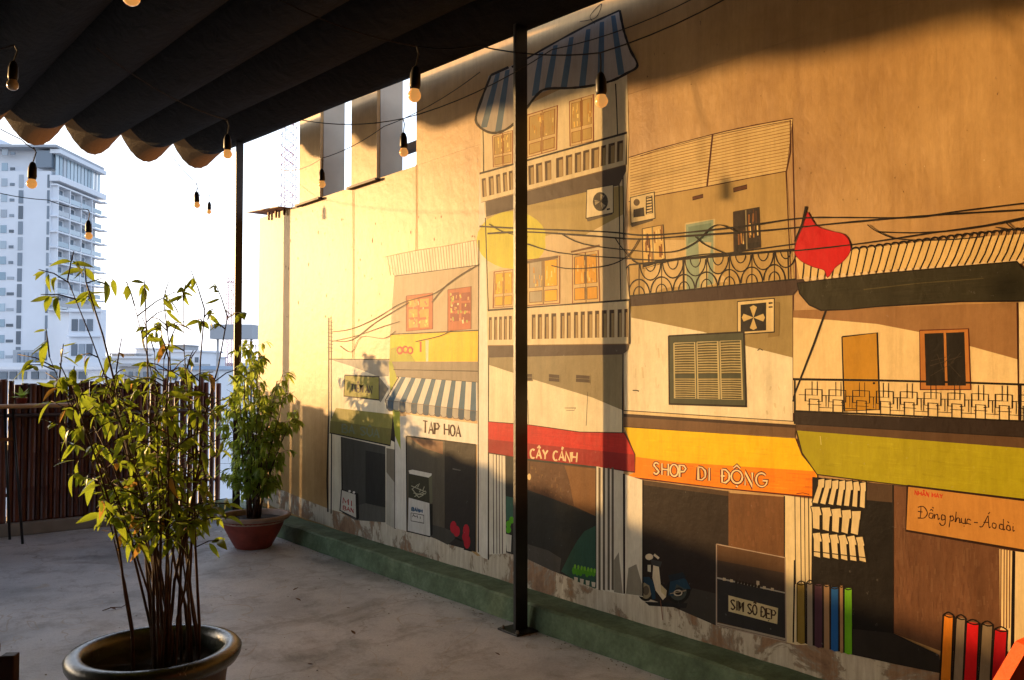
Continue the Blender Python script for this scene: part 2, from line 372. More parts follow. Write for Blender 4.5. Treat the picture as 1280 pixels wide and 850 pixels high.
# ================================================================== MURAL (flat paint on the wall)
class Paint(MB):
    """collects flat painted shapes given at their places in the photo; each lands on the wall plane"""
    def __init__(s, ctx): super().__init__(); s.ctx = ctx
    def pt(s, p, x):
        y, z = onwall(*p); return (x, y, z)
    def nx(s): s.ctx[0] += 1; s.ctx[1] = max(s.ctx[1], s.ctx[0]); return -(.0008 + .0000035 * s.ctx[0])
    def poly(s, col, pts, var=.12):
        x = s.nx(); v = [s.pt(p, x) for p in pts]
        tris = tessellate_polygon([[Vector((a[1], a[2], 0)) for a in v]])
        s.add(v, [tuple(t) for t in tris], col if not isinstance(col, (str, tuple)) else paint(col, var)); return s
    def line(s, col, pts, wd=1.2, closed=False, jit=0):
        pts = [Vector(p) for p in pts]
        if jit: pts = [p + Vector((random.uniform(-jit, jit), random.uniform(-jit, jit))) for p in pts]
        if closed: pts = pts + [pts[0]]
        x = s.nx(); L, Rr = [], []
        for i, p in enumerate(pts):
            d = (pts[min(i + 1, len(pts) - 1)] - pts[max(i - 1, 0)])
            if d.length < 1e-6: d = Vector((1, 0))
            n = Vector((-d.y, d.x)).normalized(); ww = wd * .5 * (1.35 if col == INK else 1.1) * random.uniform(.78, 1.22)
            if 0 < i < len(pts) - 1:
                d1 = (pts[i] - pts[i - 1]).normalized(); d2 = (pts[i + 1] - pts[i]).normalized()
                cs = max(.5, math.sqrt(max(0, (1 + d1.dot(d2)) / 2))); ww /= cs
            L.append(p + n * ww); Rr.append(p - n * ww)
        v = [s.pt(p, x) for p in L] + [s.pt(p, x) for p in Rr]; k_ = len(pts)
        s.add(v, [(i, i + 1, k_ + i + 1, k_ + i) for i in range(k_ - 1)], paint(col) if isinstance(col, (str, tuple)) else col); return s
    def ell(s, col, c, rx, ry, n=20, fill=True, wd=1, a0=0, a1=360):
        pts = [(c[0] + rx * math.cos(R(a0 + (a1 - a0) * i / n)), c[1] + ry * math.sin(R(a0 + (a1 - a0) * i / n))) for i in range(n + (0 if fill else 1))]
        return s.poly(col, pts) if fill else s.line(col, pts, wd)
    def done(s, name, parent): return s.build(name, None, parent)
def lerp(a, b, t): return (a[0] + (b[0] - a[0]) * t, a[1] + (b[1] - a[1]) * t)
def bil(q, u, v): return lerp(lerp(q[0], q[1], u), lerp(q[3], q[2], u), v)     # q = TL TR BR BL
INK = '1a110d'; CREAM = 'e6dec6'; WHITE = 'dedacb'; SHADE = '8f8468'; SLAB = '4a3d36'
def smooth(pts, n=6):
    out = []; P = [Vector(p) for p in pts]
    for i in range(len(P) - 1):
        p0 = P[max(i - 1, 0)]; p1 = P[i]; p2 = P[i + 1]; p3 = P[min(i + 2, len(P) - 1)]
        for j in range(n):
            t = j / n
            out.append(tuple(.5 * ((2 * p1) + (-p0 + p2) * t + (2 * p0 - 5 * p1 + 4 * p2 - p3) * t * t + (-p0 + 3 * p1 - 3 * p2 + p3) * t ** 3)))
    out.append(tuple(P[-1])); return out
# --- hand lettering: strokes on a 0..1 box (y down)
def arc(cx, cy, rx, ry, a0, a1, n=8): return [(cx + rx * math.cos(R(a0 + (a1 - a0) * i / n)), cy + ry * math.sin(R(a0 + (a1 - a0) * i / n))) for i in range(n + 1)]
GL = {
 'T': [[(0, 0), (1, 0)], [(.5, 0), (.5, 1)]], 'I': [[(.5, 0), (.5, 1)]],
 'E': [[(1, 0), (0, 0), (0, 1), (1, 1)], [(0, .5), (.8, .5)]], 'M': [[(0, 1), (.08, 0), (.5, .7), (.92, 0), (1, 1)]],
 'A': [[(0, 1), (.5, 0), (1, 1)], [(.2, .65), (.8, .65)]], 'N': [[(0, 1), (0, 0), (1, 1), (1, 0)]],
 'P': [[(0, 1), (0, 0), (.7, .03), (1, .25), (.7, .5), (0, .55)]], 'H': [[(0, 0), (0, 1)], [(1, 0), (1, 1)], [(0, .5), (1, .5)]],
 'O': [arc(.5, .5, .5, .5, 0, 360, 14)], 'C': [arc(.55, .5, .5, .5, -50, -310, 12)], 'Y': [[(0, 0), (.5, .5), (1, 0)], [(.5, .5), (.5, 1)]],
 'S': [smooth([(.95, .12), (.5, 0), (.08, .2), (.5, .48), (.95, .75), (.5, 1), (.05, .88)], 3)],
 'D': [[(0, 0), (0, 1), (.5, 1), (.95, .75), (1, .5), (.95, .25), (.5, 0), (0, 0)]],
 'G': [arc(.5, .5, .5, .5, -45, -330, 12) + [(1, .55), (.6, .55)]],
 'B': [[(0, 0), (0, 1), (.7, 1), (1, .75), (.7, .5), (0, .5)], [(0, 0), (.6, 0), (.9, .25), (.6, .5)]],
 'L': [[(0, 0), (0, 1), (1, 1)]], 'U': [[(0, 0), (0, .7), (.5, 1), (1, .7), (1, 0)]], 'K': [[(0, 0), (0, 1)], [(1, 0), (0, .55), (1, 1)]],
}
GL['Đ'] = GL['D'] + [[(-.2, .5), (.4, .5)]]
def letters(p, text, q, col, wd, gap=.28, hand=.03, under=None, uw=0):
    """text laid over quad q; marks after a letter: ^ circumflex, ' acute, ? hook, . dot below"""
    seq = []; tot = 0
    for ch in text:
        if ch in "^'?.": seq[-1][1].append(ch); continue
        wv = .55 if ch == ' ' else (.46 if ch == 'I' else 1.0); seq.append([ch, [], tot, wv]); tot += wv + gap
    tot -= gap; strokes = []
    for ch, marks, x0, wv in seq:
        if ch == ' ': continue
        jx, jy = random.uniform(-hand, hand), random.uniform(-hand, hand)
        S = [list(st) for st in GL[ch]]
        for mk in marks:
            if mk == '^': S.append([(.2, -.15), (.5, -.38), (.8, -.15)])
            if mk == "'": S.append([(.5, -.15), (.75, -.42)])
            if mk == '?': S.append([(.4, -.42), (.62, -.38), (.5, -.15)])
            if mk == '.': S.append([(.45, 1.2), (.58, 1.26)])
        for st in S:
            strokes.append([bil(q, (x0 + (x if ch != 'I' else .5) * wv + jx) / tot, y + jy) for x, y in st])
    if under:
        for st in strokes: p.line(under, st, wd + uw)
    for st in strokes: p.line(col, st, wd)

def brush(p, q, cols, n, wd=1.4, ln=.13, horiz=False):
    for i in range(n):
        u, v = random.random(), random.random(); l = ln * random.uniform(.4, 1.2)
        if horiz: a, b_ = (u, v), (min(1, u + l), v + random.uniform(-.01, .01))
        else: a, b_ = (u, v), (u + random.uniform(-.01, .01), min(1, v + l))
        P0, P1 = bil(q, *a), bil(q, min(1, max(0, b_[0])), min(1, b_[1])); p.line(random.choice(cols), [P0, lerp(P0, P1, .5), P1], wd * random.uniform(.4, 1.3))
# baseline of the painted street, then the flaking plinth under it
BASE = [(411, 636), (428, 642), (444, 650), (482, 652), (494, 660), (510, 665), (538, 671), (560, 680), (588, 688), (597, 695), (612, 693), (640, 690), (660, 699), (690, 712), (745, 735), (800, 745), (845, 760), (896, 782), (985, 803), (1013, 805), (1066, 818), (1120, 830), (1175, 841), (1220, 853), (1290, 872)]
cx = [0, 0]
p = Paint(cx)
curbpts = [(1290, 930), (1175, 900), (1040, 860), (858, 804), (749, 773), (638, 736), (500, 688), (420, 661), (345, 635), (330, 628), (330, 612), (345, 609), (380, 624)]
p.poly(M['plinth'], BASE + curbpts)
p.done('plinth_band', wallr)

# ---------------- house with the green sign (leftmost)
def newb(name, label): 
    b_ = Paint(cx); return b_
cx[0] = 10
hA = Paint(cx)
hA.poly('e6dfc8', [(411, 449), (488, 449), (488, 470), (494, 470), (494, 661), (482, 653), (444, 650), (428, 641), (411, 636)])
hA.poly('9a978e', [(415, 450), (488, 450), (486, 470), (474, 471), (440, 458)])
hA.line(INK, [(411, 397), (411, 520), (409, 600), (410, 640)], 1.4); hA.line(INK, [(414, 400), (414.5, 560), (414, 642)], .9)
for i in range(9): hA.line(INK, [(409.5, 402 + i * 4.6), (416, 403 + i * 4.6)], .6)
hA.line(INK, [(411, 449), (488, 449.5)], .9)
hAo = hA.done('painted_house', wallr); hAo['label'] = 'painted narrow house with olive sign and olive awning at the far left of the mural'
p = Paint(cx); p.poly('474742', [(427, 546), (482, 558), (482, 653), (444, 650), (428, 641)]); p.poly('2f302e', [(457, 563), (482, 568), (482, 634), (457, 629)])
p.poly('5c5b54', [(428, 636), (457, 629), (482, 635), (482, 653), (444, 650)]); p.line(INK, [(427, 546), (428, 640)], 1); p.poly('b8b4a6', [(483, 560), (494, 562), (494, 661), (483, 655)])
p.poly('80796a', [(483, 560), (494, 562), (494, 604), (483, 590)]); p.line(INK, [(494, 552), (494, 661)], 1.2); p.done('painted_doorway', hAo)
p = Paint(cx); p.poly('6f6e66', [(474, 471), (486, 486), (476, 503), (472, 499)]); p.poly('8a8a3a', [(431, 469), (474, 471), (474, 500), (430, 495)]); p.line(INK, [(431, 469), (474, 471), (474, 500), (430, 495)], 1.1, True)
letters(p, 'TIE^M A.N', [(439, 480), (465, 482), (465, 492), (439, 489)], INK, 1.3); p.done('painted_sign', hAo)
p = Paint(cx); p.poly('14110f', [(489, 525), (494, 528), (494, 553), (488, 550)]); p.poly('8d8a42', [(420, 510), (492, 518), (488, 557), (412, 541), (414, 524)])
p.poly('757238', [(413, 526), (490, 536), (488, 557), (412, 541)]); p.line(INK, [(412, 541), (488, 557), (492, 518)], 1)
letters(p, 'BA SU^A', [(428, 530), (474, 537), (474, 547), (428, 540)], '6f7a62', 1.6); p.done('painted_awning', hAo)
p = Paint(cx); p.poly('141210', [(444, 616), (448, 617), (449, 648), (446, 650)]); p.poly('d6d0c0', [(427, 612), (445, 618), (446, 648), (425, 638)]); p.line(INK, [(427, 612), (445, 618), (446, 648), (425, 638)], .9, True)
letters(p, 'MI', [(429, 622), (441, 626), (441, 633), (429, 629)], 'a83a30', 1.2); letters(p, 'BAN', [(429, 632), (442, 636), (442, 641), (429, 637)], 'a83a30', .9)
p.ell(WHITE, (437, 614), 1.6, 1.6, 8); p.ell(WHITE, (442.5, 615.5), 1.6, 1.6, 8); p.done('painted_box', hAo)

# ---------------- grocery
hB = Paint(cx)
hB.poly('b9a98e', [(493, 344), (600, 331), (600, 414), (488, 418)])
hB.poly('e4dfd0', [(508, 518), (599, 530), (599, 556), (508, 545)])
hB.poly('e0ddd2', [(494, 520), (508, 520), (508, 664), (494, 660)]); hB.poly('a6b03a', [(486, 452), (494, 452), (500, 520), (501, 562), (494, 545), (488, 490)])
hB.line(INK, [(508, 545), (509, 665)], 1.2)
hBo = hB.done('painted_house', wallr); hBo['label'] = 'painted grocery with yellow board and blue striped awning'
p = Paint(cx); p.poly('e6dfca', [(482, 321), (601, 299), (601, 331), (494, 345)])
for i in range(34):
    x = 485 + i * 3.45; yt = 321 - (x - 482) * .185; p.line('a89a7c', [(x, yt), (x + 3.5 - i * .05, yt + 24 + i * .22)], .9, jit=.4)
p.line(INK, [(494, 345), (601, 331)], .9); p.line('8a7a60', smooth([(482, 321), (520, 313), (560, 307), (601, 299)]), .7); p.done('painted_roof', hBo)
for qx in ((508, 541), (560, 589)):
    p = Paint(cx); t0 = 370 - (qx[0] - 508) * .15
    p.poly('b5623c', [(qx[0], t0), (qx[1], t0 - 4), (qx[1], 411), (qx[0], 414)])
    for i in range(2):
        for j in range(3):
            a = qx[0] + 3 + i * 14; b_ = t0 + 4 + j * 13; p.poly('8c3a28' if qx[0] > 550 else 'd8a050', [(a, b_), (a + 11, b_ - 1), (a + 11, b_ + 9), (a, b_ + 10)])
    for i in range(34):
        xx, yy = qx[0] + 3 + random.random() * 24, t0 + 4 + random.random() * 34; p.line(random.choice(['e8d070', 'd8a070', 'a8b050', 'c06a50', 'ead9a8']), [(xx, yy), (xx + random.uniform(-1, 1), yy + random.uniform(2, 5))], random.uniform(1, 2.2))
    p.line('7a3a20', [(qx[0], t0), (qx[1], t0 - 4), (qx[1], 411), (qx[0], 414)], .9, True); p.done('painted_window', hBo)
p = Paint(cx); p.poly('e8c21c', [(488, 418), (598, 413), (598, 452), (487, 452)]); p.line(INK, [(488, 418), (598, 413), (598, 452)], .9)
p.poly('a6a832', [(488, 436), (500, 432), (512, 440), (520, 452), (487, 452)]); 
for cx_, cy_ in ((500, 438), (507, 437), (513, 438)): p.ell('b0482a', (cx_, cy_), 3.2, 4, 10, False, 2)
p.line('c0502a', [(526, 427), (526, 440)], 3); p.line('d8d0b0', [(534, 425), (534, 452)], 3); p.done('painted_sign', hBo)
p = Paint(cx); p.poly('8e8474', [(490, 452), (598, 452), (598, 478), (496, 471)]); p.line(INK, [(492, 462), (598, 464)], .7); p.line(INK, [(496, 471), (598, 478)], .8); p.done('painted_cornice', hBo)
p = Paint(cx)
TQ = [(499, 471), (597, 478), (597, 514), (482, 500)]
p.poly('d0cdc2', TQ); p.poly('a9a79e', [(482, 500), (597, 514), (597, 526), (505, 515), (484, 510)])
for i in range(8):
    u = .03 + i * .128; a = bil(TQ, u, 0); b_ = bil(TQ, u + .055, 0); c = bil(TQ, u + .06, 1); d = bil(TQ, u - .005, 1)
    p.poly('35607f', [a, b_, c, d]); e = (c[0] - .5, c[1] + 10); ff = (d[0] - .5, d[1] + 9)
    p.poly('264a68', [d, c, e, ff]); p.ell('264a68', ((e[0] + ff[0]) / 2, e[1] - .5), 3.7, 3.4, 10)
for i in range(15):
    u = .06 + i * .064; c = bil(TQ, u, 1); p.ell('5a4c40', (c[0], c[1] + 10), 3.4, 3, 8, False, .6, 0, 180)
p.line(INK, [(499, 471), (482, 500), (484, 511)], .9); p.line('5a4c40', [(482, 500), (597, 514)], .6); p.done('painted_awning', hBo)
p = Paint(cx); letters(p, 'TAP HOA', [(529, 526), (576, 533), (576, 546), (529, 541)], '3a2218', 1.7); p.done('painted_lettering', hBo)
p = Paint(cx); p.poly('5b564a', [(509, 545), (556, 550), (556, 677), (538, 671), (510, 665)]); p.poly('2d2a28', [(556, 550), (595, 556), (595, 690), (560, 680), (556, 679)])
p.poly('45443f', [(538, 655), (556, 660), (575, 668), (560, 681), (540, 671)]); p.line(INK, [(509, 545), (595, 556)], 1.2); p.line('6a6660', [(566, 586), (576, 588)], 1.2)
p.poly('8c6a50', [(512, 547), (554, 552), (554, 568), (530, 560)]); p.done('painted_doorway', hBo)
p = Paint(cx); p.poly('3a3a2c', [(511, 592), (536, 597), (537, 629), (511, 622)]); p.poly('dedbd0', [(511, 588), (516, 587), (540, 592), (539, 596), (536, 597), (512, 592)]); p.poly('6a6a54', [(536, 597), (540, 594), (541, 628), (538, 630)])
p.poly('1a1816', [(537, 630), (541, 630), (541, 668), (538, 671)]); p.poly('d2d1ca', [(511, 622), (537, 629), (538, 670), (510, 664)]); p.line(INK, [(510, 664), (538, 671)], 1)
for i in range(12): p.line('a8a890', [(513 + random.random() * 20, 606 + random.random() * 16), (515 + random.random() * 20, 604 + random.random() * 18)], .8)
letters(p, 'BANH', [(515, 634), (528, 637), (528, 641), (515, 638)], '3a5a78', 1.4); letters(p, 'MI', [(516, 643), (527, 646), (527, 649), (516, 646)], '44423c', .8)
p.line('44423c', [(514, 641), (530, 644), (530, 654), (514, 651)], .7, True); p.done('painted_cabinet', hBo)
p = Paint(cx)
for cx_, cy_, ry in ((567, 659, 8), (571, 664, 7), (583, 664, 9), (584, 677, 9), (582, 671, 6)): p.ell('b01e30', (cx_, cy_), 4.2, ry, 10)
p.line(INK, [(569, 672), (578, 676)], 1.4); p.line(INK, [(580, 686), (590, 689)], 1.4); p.done('painted_stools', hBo)

# ---------------- pillar and tall house
hC = Paint(cx)
hC.poly('e0dccf', [(599, 215), (607, 252), (611, 300), (611, 700), (604, 697), (596, 690), (598, 400)])
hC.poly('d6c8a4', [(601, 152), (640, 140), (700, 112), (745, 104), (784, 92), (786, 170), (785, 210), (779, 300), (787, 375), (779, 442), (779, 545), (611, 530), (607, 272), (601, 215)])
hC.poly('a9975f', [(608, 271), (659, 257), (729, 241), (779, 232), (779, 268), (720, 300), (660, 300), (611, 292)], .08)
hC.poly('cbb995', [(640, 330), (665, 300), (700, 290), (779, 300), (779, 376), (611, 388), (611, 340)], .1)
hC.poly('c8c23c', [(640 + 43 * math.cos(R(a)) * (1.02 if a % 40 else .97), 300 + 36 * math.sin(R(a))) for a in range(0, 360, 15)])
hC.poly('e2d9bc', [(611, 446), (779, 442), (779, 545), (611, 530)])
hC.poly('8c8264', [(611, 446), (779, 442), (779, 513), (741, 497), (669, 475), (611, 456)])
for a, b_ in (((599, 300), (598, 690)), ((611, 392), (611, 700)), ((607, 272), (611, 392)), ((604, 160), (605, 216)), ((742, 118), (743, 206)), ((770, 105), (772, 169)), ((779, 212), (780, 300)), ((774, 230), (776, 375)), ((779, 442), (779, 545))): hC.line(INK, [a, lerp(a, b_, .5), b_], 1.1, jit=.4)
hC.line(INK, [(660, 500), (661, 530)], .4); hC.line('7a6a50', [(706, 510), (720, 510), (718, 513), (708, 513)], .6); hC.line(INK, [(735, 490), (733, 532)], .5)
hCo = hC.done('painted_house', wallr); hCo['label'] = 'painted tall house with two white balconies and red awning'
p = Paint(cx)
AW = [(611, 95), (636, 84), (700, 50), (775, 13), (781, 38), (797, 82), (783, 92), (765, 101), (740, 107), (690, 111), (672, 118), (655, 140), (640, 157), (622, 167), (606, 163), (595, 150)]
p.poly('a8a098', AW)
for tp, bt in (((622, 92), (604, 160)), ((634, 88), (622, 165)), ((653, 82), (645, 150)), ((676, 66), (668, 120)), ((694, 57), (684, 111)), ((714, 47), (704, 110)), ((735, 37), (727, 108)), ((752, 28), (750, 104)), ((766, 20), (776, 94))):
    mx = lerp(tp, bt, .5); p.poly('4d6880', [(tp[0] - 2, tp[1]), (tp[0] + 3.5, tp[1] - 1), (mx[0] + 4.5, mx[1]), (bt[0] + 5, bt[1] - 1), (bt[0] - 3, bt[1]), (mx[0] - 3, mx[1])])
p.line(INK, smooth([(640, 84), (700, 50), (740, 29), (775, 13)]), 1.8); p.line(INK, smooth([(775, 13), (780, 38), (788, 62), (797, 82), (783, 92), (765, 101), (740, 107), (715, 110), (685, 111), (672, 118), (655, 140), (640, 157), (622, 166), (606, 163), (595, 150), (603, 122), (614, 94)]), 2.2)
p.line(INK, [(614, 94), (636, 84)], 2.4); p.line(INK, smooth([(725, 27), (745, 22), (752, 5), (738, 20), (744, 30)]), .6); p.done('painted_awning', hCo)
def cwin(q, cols=2, pane='b59a5a', fr='8a5a20', par=hCo, glass2=None):
    p = Paint(cx); p.poly('cdb480', q)
    for i in range(cols):
        for v0, v1 in ((.06, .62), (.7, .94)):
            u0 = .08 + i * .46; qq = [bil(q, u0, v0), bil(q, u0 + .38, v0), bil(q, u0 + .38, v1), bil(q, u0, v1)]
            p.poly(glass2 if (glass2 and i == 0) else pane, qq); p.line(fr, qq, .8, True)
    brush(p, [bil(q, .1, .08), bil(q, .9, .08), bil(q, .9, .6), bil(q, .1, .6)], ['e6c060', 'f0d888', 'b88a40', pane], 22, 1.3, .3)
    p.line('7d3a18', q, 1.0, True); p.line(fr, [bil(q, .5, 0), bil(q, .5, 1)], 1.2); p.done('painted_window', par)
cwin([(616, 170), (641, 163), (641, 205), (617, 209)]); cwin([(659, 144), (697, 132), (696, 187), (659, 197)]); cwin([(712, 127), (742, 118), (742, 176), (713, 183)])
cwin([(618, 340), (642, 337), (642, 383), (617, 385)], 2, 'e0b030', 'a07a30')
cwin([(659, 325), (700, 320), (700, 379), (659, 382)], 2, 'e8b030', '7a6040', glass2='a49c88'); cwin([(716, 318), (748, 313), (750, 377), (716, 379)], 2, 'd8a030', '5a4020')
p = Paint(cx); p.line('6a4a30', [(714, 315), (750, 307)], 2.4); p.line('6a5a48', [(658, 328), (698, 321)], 3.5); p.done('painted_sunshade', hCo)
def balcony(q, slots, slab, dark='3c2a1a', par=hCo):
    p = Paint(cx); p.poly('6c6048', slab) if False else p.poly(SLAB, slab); p.poly('d6c9a6', q)
    for u0, u1 in slots:
        qq = [bil(q, u0, .2), bil(q, u1, .2), bil(q, u1, .84), bil(q, u0, .84)]; p.poly('a08a5e', qq)
        p.poly(dark, [bil(q, u0, .2), bil(q, u1, .2), bil(q, u1, .28), bil(q, u0 + (u1 - u0) * .4, .28), bil(q, u0 + (u1 - u0) * .4, .84), bil(q, u0, .84)]); p.line('7a5a34', qq, .5, True)
    p.line(INK, [q[0], lerp(q[0], q[1], .5), q[1], q[2]], 1.5); p.line('7a5a34', [q[3], q[2]], .8); p.done('painted_balcony', par)
def sl(px0, px1, zs): return [((590 + a / 5.31 - px0) / (px1 - px0), (590 + b_ / 5.31 - px0) / (px1 - px0)) for a, b_ in zs]
balcony([(600, 217), (784, 166), (783, 206), (602, 253)], sl(600, 784, [(65, 90), (110, 140), (160, 185), (205, 230), (245, 268), (290, 320), (335, 360), (375, 410), (425, 465), (485, 525), (560, 605), (625, 665), (685, 725), (740, 780), (795, 845), (860, 890), (910, 950), (968, 1005)]),
        [(607, 252), (659, 239), (783, 206), (783, 214), (774, 232), (729, 241), (659, 257), (608, 271)])
balcony([(610, 388), (787, 375), (787, 430), (610, 432)], sl(610, 787, [(115, 132), (150, 168), (183, 200), (215, 233), (248, 265), (290, 312), (335, 360), (400, 422), (440, 465), (485, 510), (530, 560), (590, 615), (632, 655), (680, 705), (725, 750), (770, 800), (820, 845), (865, 895), (915, 945), (970, 995), (1015, 1035)]),
        [(610, 432), (787, 430), (785, 438), (779, 443), (611, 447)])
def fan(p, c, rx, ry, dark='33302a', blade='a09880'):
    p.ell(dark, c, rx, ry, 18)
    for a in (20, 110, 200, 290) if blade != 'a09880' else (30, 150, 270):
        p.poly(blade, [c, (c[0] + rx * .8 * math.cos(R(a)), c[1] + ry * .8 * math.sin(R(a))), (c[0] + rx * .8 * math.cos(R(a + 42)), c[1] + ry * .8 * math.sin(R(a + 42)))])
    for a in range(0, 180, 30): p.line(INK, [(c[0] - rx * math.cos(R(a)), c[1] - ry * math.sin(R(a))), (c[0] + rx * math.cos(R(a)), c[1] + ry * math.sin(R(a)))], .35)
p = Paint(cx); p.poly('5b5142', [(733, 272), (767, 264), (766, 268), (735, 277)]); p.poly('dacfae', [(734, 237), (767, 231), (767, 266), (733, 273)]); p.line(INK, [(734, 237), (767, 231), (767, 266), (733, 273)], .8, True)
fan(p, (751, 252), 9.5, 12); p.line(INK, [(759, 262), (763, 261)], 1.6); p.done('painted_air_conditioner', hCo)
for q in ([(659, 467), (666, 467), (666, 476), (659, 476)], [(686, 467), (700, 468), (700, 478), (686, 477)], [(720, 468), (738, 469), (738, 479), (720, 478)]):
    p = Paint(cx); p.poly('3e3026', q); p.line('8c8264', q, 1, True); p.line('8c8264', [bil(q, 0, .5), bil(q, 1, .5)], .4); p.done('painted_vent', hCo)
p = Paint(cx); p.poly('c3201c', [(611, 527), (662, 531), (725, 540), (781, 541), (794, 568), (794, 590), (660, 574), (611, 566)]); p.poly('98141a', [(611, 549), (793, 568), (794, 590), (660, 574), (611, 566)])
brush(p, [(613, 530), (778, 545), (790, 564), (613, 546)], ['bd1e1b', 'c8241e'], 50, 1.6, .12, True); p.line('4a100c', [(611, 527), (662, 531), (725, 540), (781, 541), (794, 568), (794, 590), (660, 574), (611, 566)], 1.1)
letters(p, 'CA^Y CA?NH', [(663, 561), (722, 566), (721, 578), (663, 572)], 'e6c9a0', 1.9); p.done('painted_awning', hCo)
p = Paint(cx); p.poly('2b2c29', [(632, 570), (746, 583), (746, 735), (690, 713), (660, 699), (632, 690)]); p.poly('5b3d28', [(660, 576), (745, 585), (745, 645), (715, 632), (660, 612)]); brush(p, [(662, 580), (706, 586), (706, 625), (662, 612)], ['664630', '4f3420', '70502f'], 40, 2); p.poly('7c5630', [(706, 582), (745, 586), (745, 645), (718, 632), (712, 600)])
p.poly('2f5547', [(745, 657), (731, 664), (722, 676), (714, 690), (702, 714), (720, 726), (745, 736)]); p.poly('4e4b46', [(660, 680), (686, 688), (702, 698), (700, 716), (690, 713), (660, 699)]); p.poly('3c6658', [(633, 620), (642, 622), (642, 650), (633, 650)])
p.ell('d8c08a', (662, 596), 2.3, 4.2, 10); p.line(INK, [(662, 578), (662, 592)], .5); p.done('painted_doorway', hCo)
p = Paint(cx); p.poly('dedacb', [(612, 567), (632, 570), (633, 692), (612, 693)])
for x in (617, 621, 624.5, 628): p.line('3a3230', [(x, 568), (x + .6, 692)], .9)
p.poly('dedacb', [(746, 583), (780, 589), (781, 744), (746, 736)])
for x in (748.5, 754, 760, 765): p.poly('5e574c', [(x, 584), (x + 2.8, 585), (x + 2.8, 738), (x, 737)])
p.poly('8f8a7c', [(768, 700), (774, 690), (779, 742), (768, 740)]); p.line(INK, [(780.5, 592), (781, 742)], 1.8); p.poly('e0dccd', [(782, 593), (804, 600), (804, 746), (782, 742)]); p.poly('8f8a7c', [(786, 710), (796, 705), (803, 730), (803, 745), (783, 742)]); p.line(INK, [(804, 600), (804, 745)], 1.3)
p.done('painted_column', hCo)
p = Paint(cx)
for bx, by in ((636, 655), (636, 662), (640, 650)): p.ell('56a81c', (bx, by), 3.4, 4.5, 9)
p.poly('d2cfc2', [(632, 667), (640, 669), (639, 690), (634, 689)])
for i in range(7):
    bx = 718 + i * 4.1; p.ell('4f9a20', (bx, 712 + i * .9 + random.uniform(-2, 2)), 2.6, 5, 8); p.ell('78b830', (bx + 1.4, 708 + i * .9), 1.4, 3, 7)
for i in range(4):
    bx = 718 + i * 7.3; p.poly('cfc8b4', [(bx, 721 + i * 2), (bx + 5, 722 + i * 2), (bx + 4.4, 728 + i * 2), (bx + .6, 727 + i * 2)])
p.done('painted_plant', hCo)

# ---------------- phone shop
cx[0] = 30
hD = Paint(cx)
hD.poly('b3985f', [(786, 252), (819, 245), (884, 233), (983, 214), (989, 300), (993, 352), (787, 378)], .08)
hD.poly('cdb583', [(830, 300), (857, 300), (870, 330), (905, 345), (910, 352), (830, 360), (806, 372), (806, 340)], .08)
hD.poly('e8dfc2', [(788, 383), (991, 369), (992, 530), (781, 515), (779, 445)])
hD.poly('9c8a5a', [(788, 383), (991, 369), (991, 447), (935, 433), (880, 415), (800, 399), (789, 397)], .08)
for a, b_ in (((983, 214), (989, 352)), ((990, 148), (995, 350)), ((991, 369), (992, 532))): hD.line('4a1c12', [a, lerp(a, b_, .5), b_], 1.3, jit=.5)
brush(hD, [(792, 405), (988, 455), (988, 525), (792, 508)], ['ded4b4', 'efe6ca', 'd8cca8'], 70, 1.6, .12); hD.line(INK, [(947, 438), (950, 436), (954, 438)], .8); hD.line(INK, [(791, 488), (796, 488), (799, 489)], 1)
hDo = hD.done('painted_house', wallr); hDo['label'] = 'painted house with ring railing, shuttered window and yellow orange awning'
p = Paint(cx)
RQ = [(786, 196), (991, 148), (983, 214), (786, 252)]
p.poly('d3bb84', [(786, 197), (823, 186), (891, 168), (991, 148), (983, 214), (884, 233), (819, 245), (786, 252)], .06)
for i in range(15):
    v = .05 + i * .063; p.line('8a6030', smooth([bil(RQ, .01, v), bil(RQ, .25, v - .02), bil(RQ, .5, v - .02), bil(RQ, .75, v - .01), bil(RQ, 1, v)], 3), .7, jit=.25)
p.line('4a1c12', smooth([(786, 197), (823, 186), (891, 168), (940, 157), (991, 148)]), 1.1); p.line('4a1c12', smooth([(800, 195), (830, 186), (891, 170), (940, 160), (988, 151)]), .7)
p.line('4a1c12', smooth([(786, 252), (819, 245), (884, 233), (940, 222), (983, 214)]), 1.1); p.line('4a1c12', [(891, 168), (884, 233)], 1.8); p.line('4a1c12', [(988, 150), (988, 190), (983, 214)], 1.2); p.done('painted_roof', hDo)
p = Paint(cx); p.poly('4c4030', [(788, 280), (818, 272), (816, 276), (790, 284)]); p.poly('d8c79a', [(788, 247), (818, 240), (819, 273), (789, 279)]); p.line(INK, [(788, 247), (818, 240), (819, 273), (789, 279)], .8, True)
p.poly(INK, [(792, 262), (805, 259), (806, 270), (792, 272)]); p.ell('5a4a34', (796, 253), 4, 4.4, 12)
for i in range(6): p.line(INK, [(808, 248 + i * 3.6), (815, 246.5 + i * 3.6)], 1.2)
p.line(INK, [(808, 246), (815, 244.5), (816, 266), (808, 268)], .8, True); p.done('painted_air_conditioner', hDo)
for q in ([(866, 246), (879, 243), (879, 247), (866, 250)], [(917, 235), (934, 231), (934, 236), (917, 240)]):
    p = Paint(cx); p.poly('5a3218', q); p.line('3c1c10', q, .7, True); p.done('painted_vent', hDo)
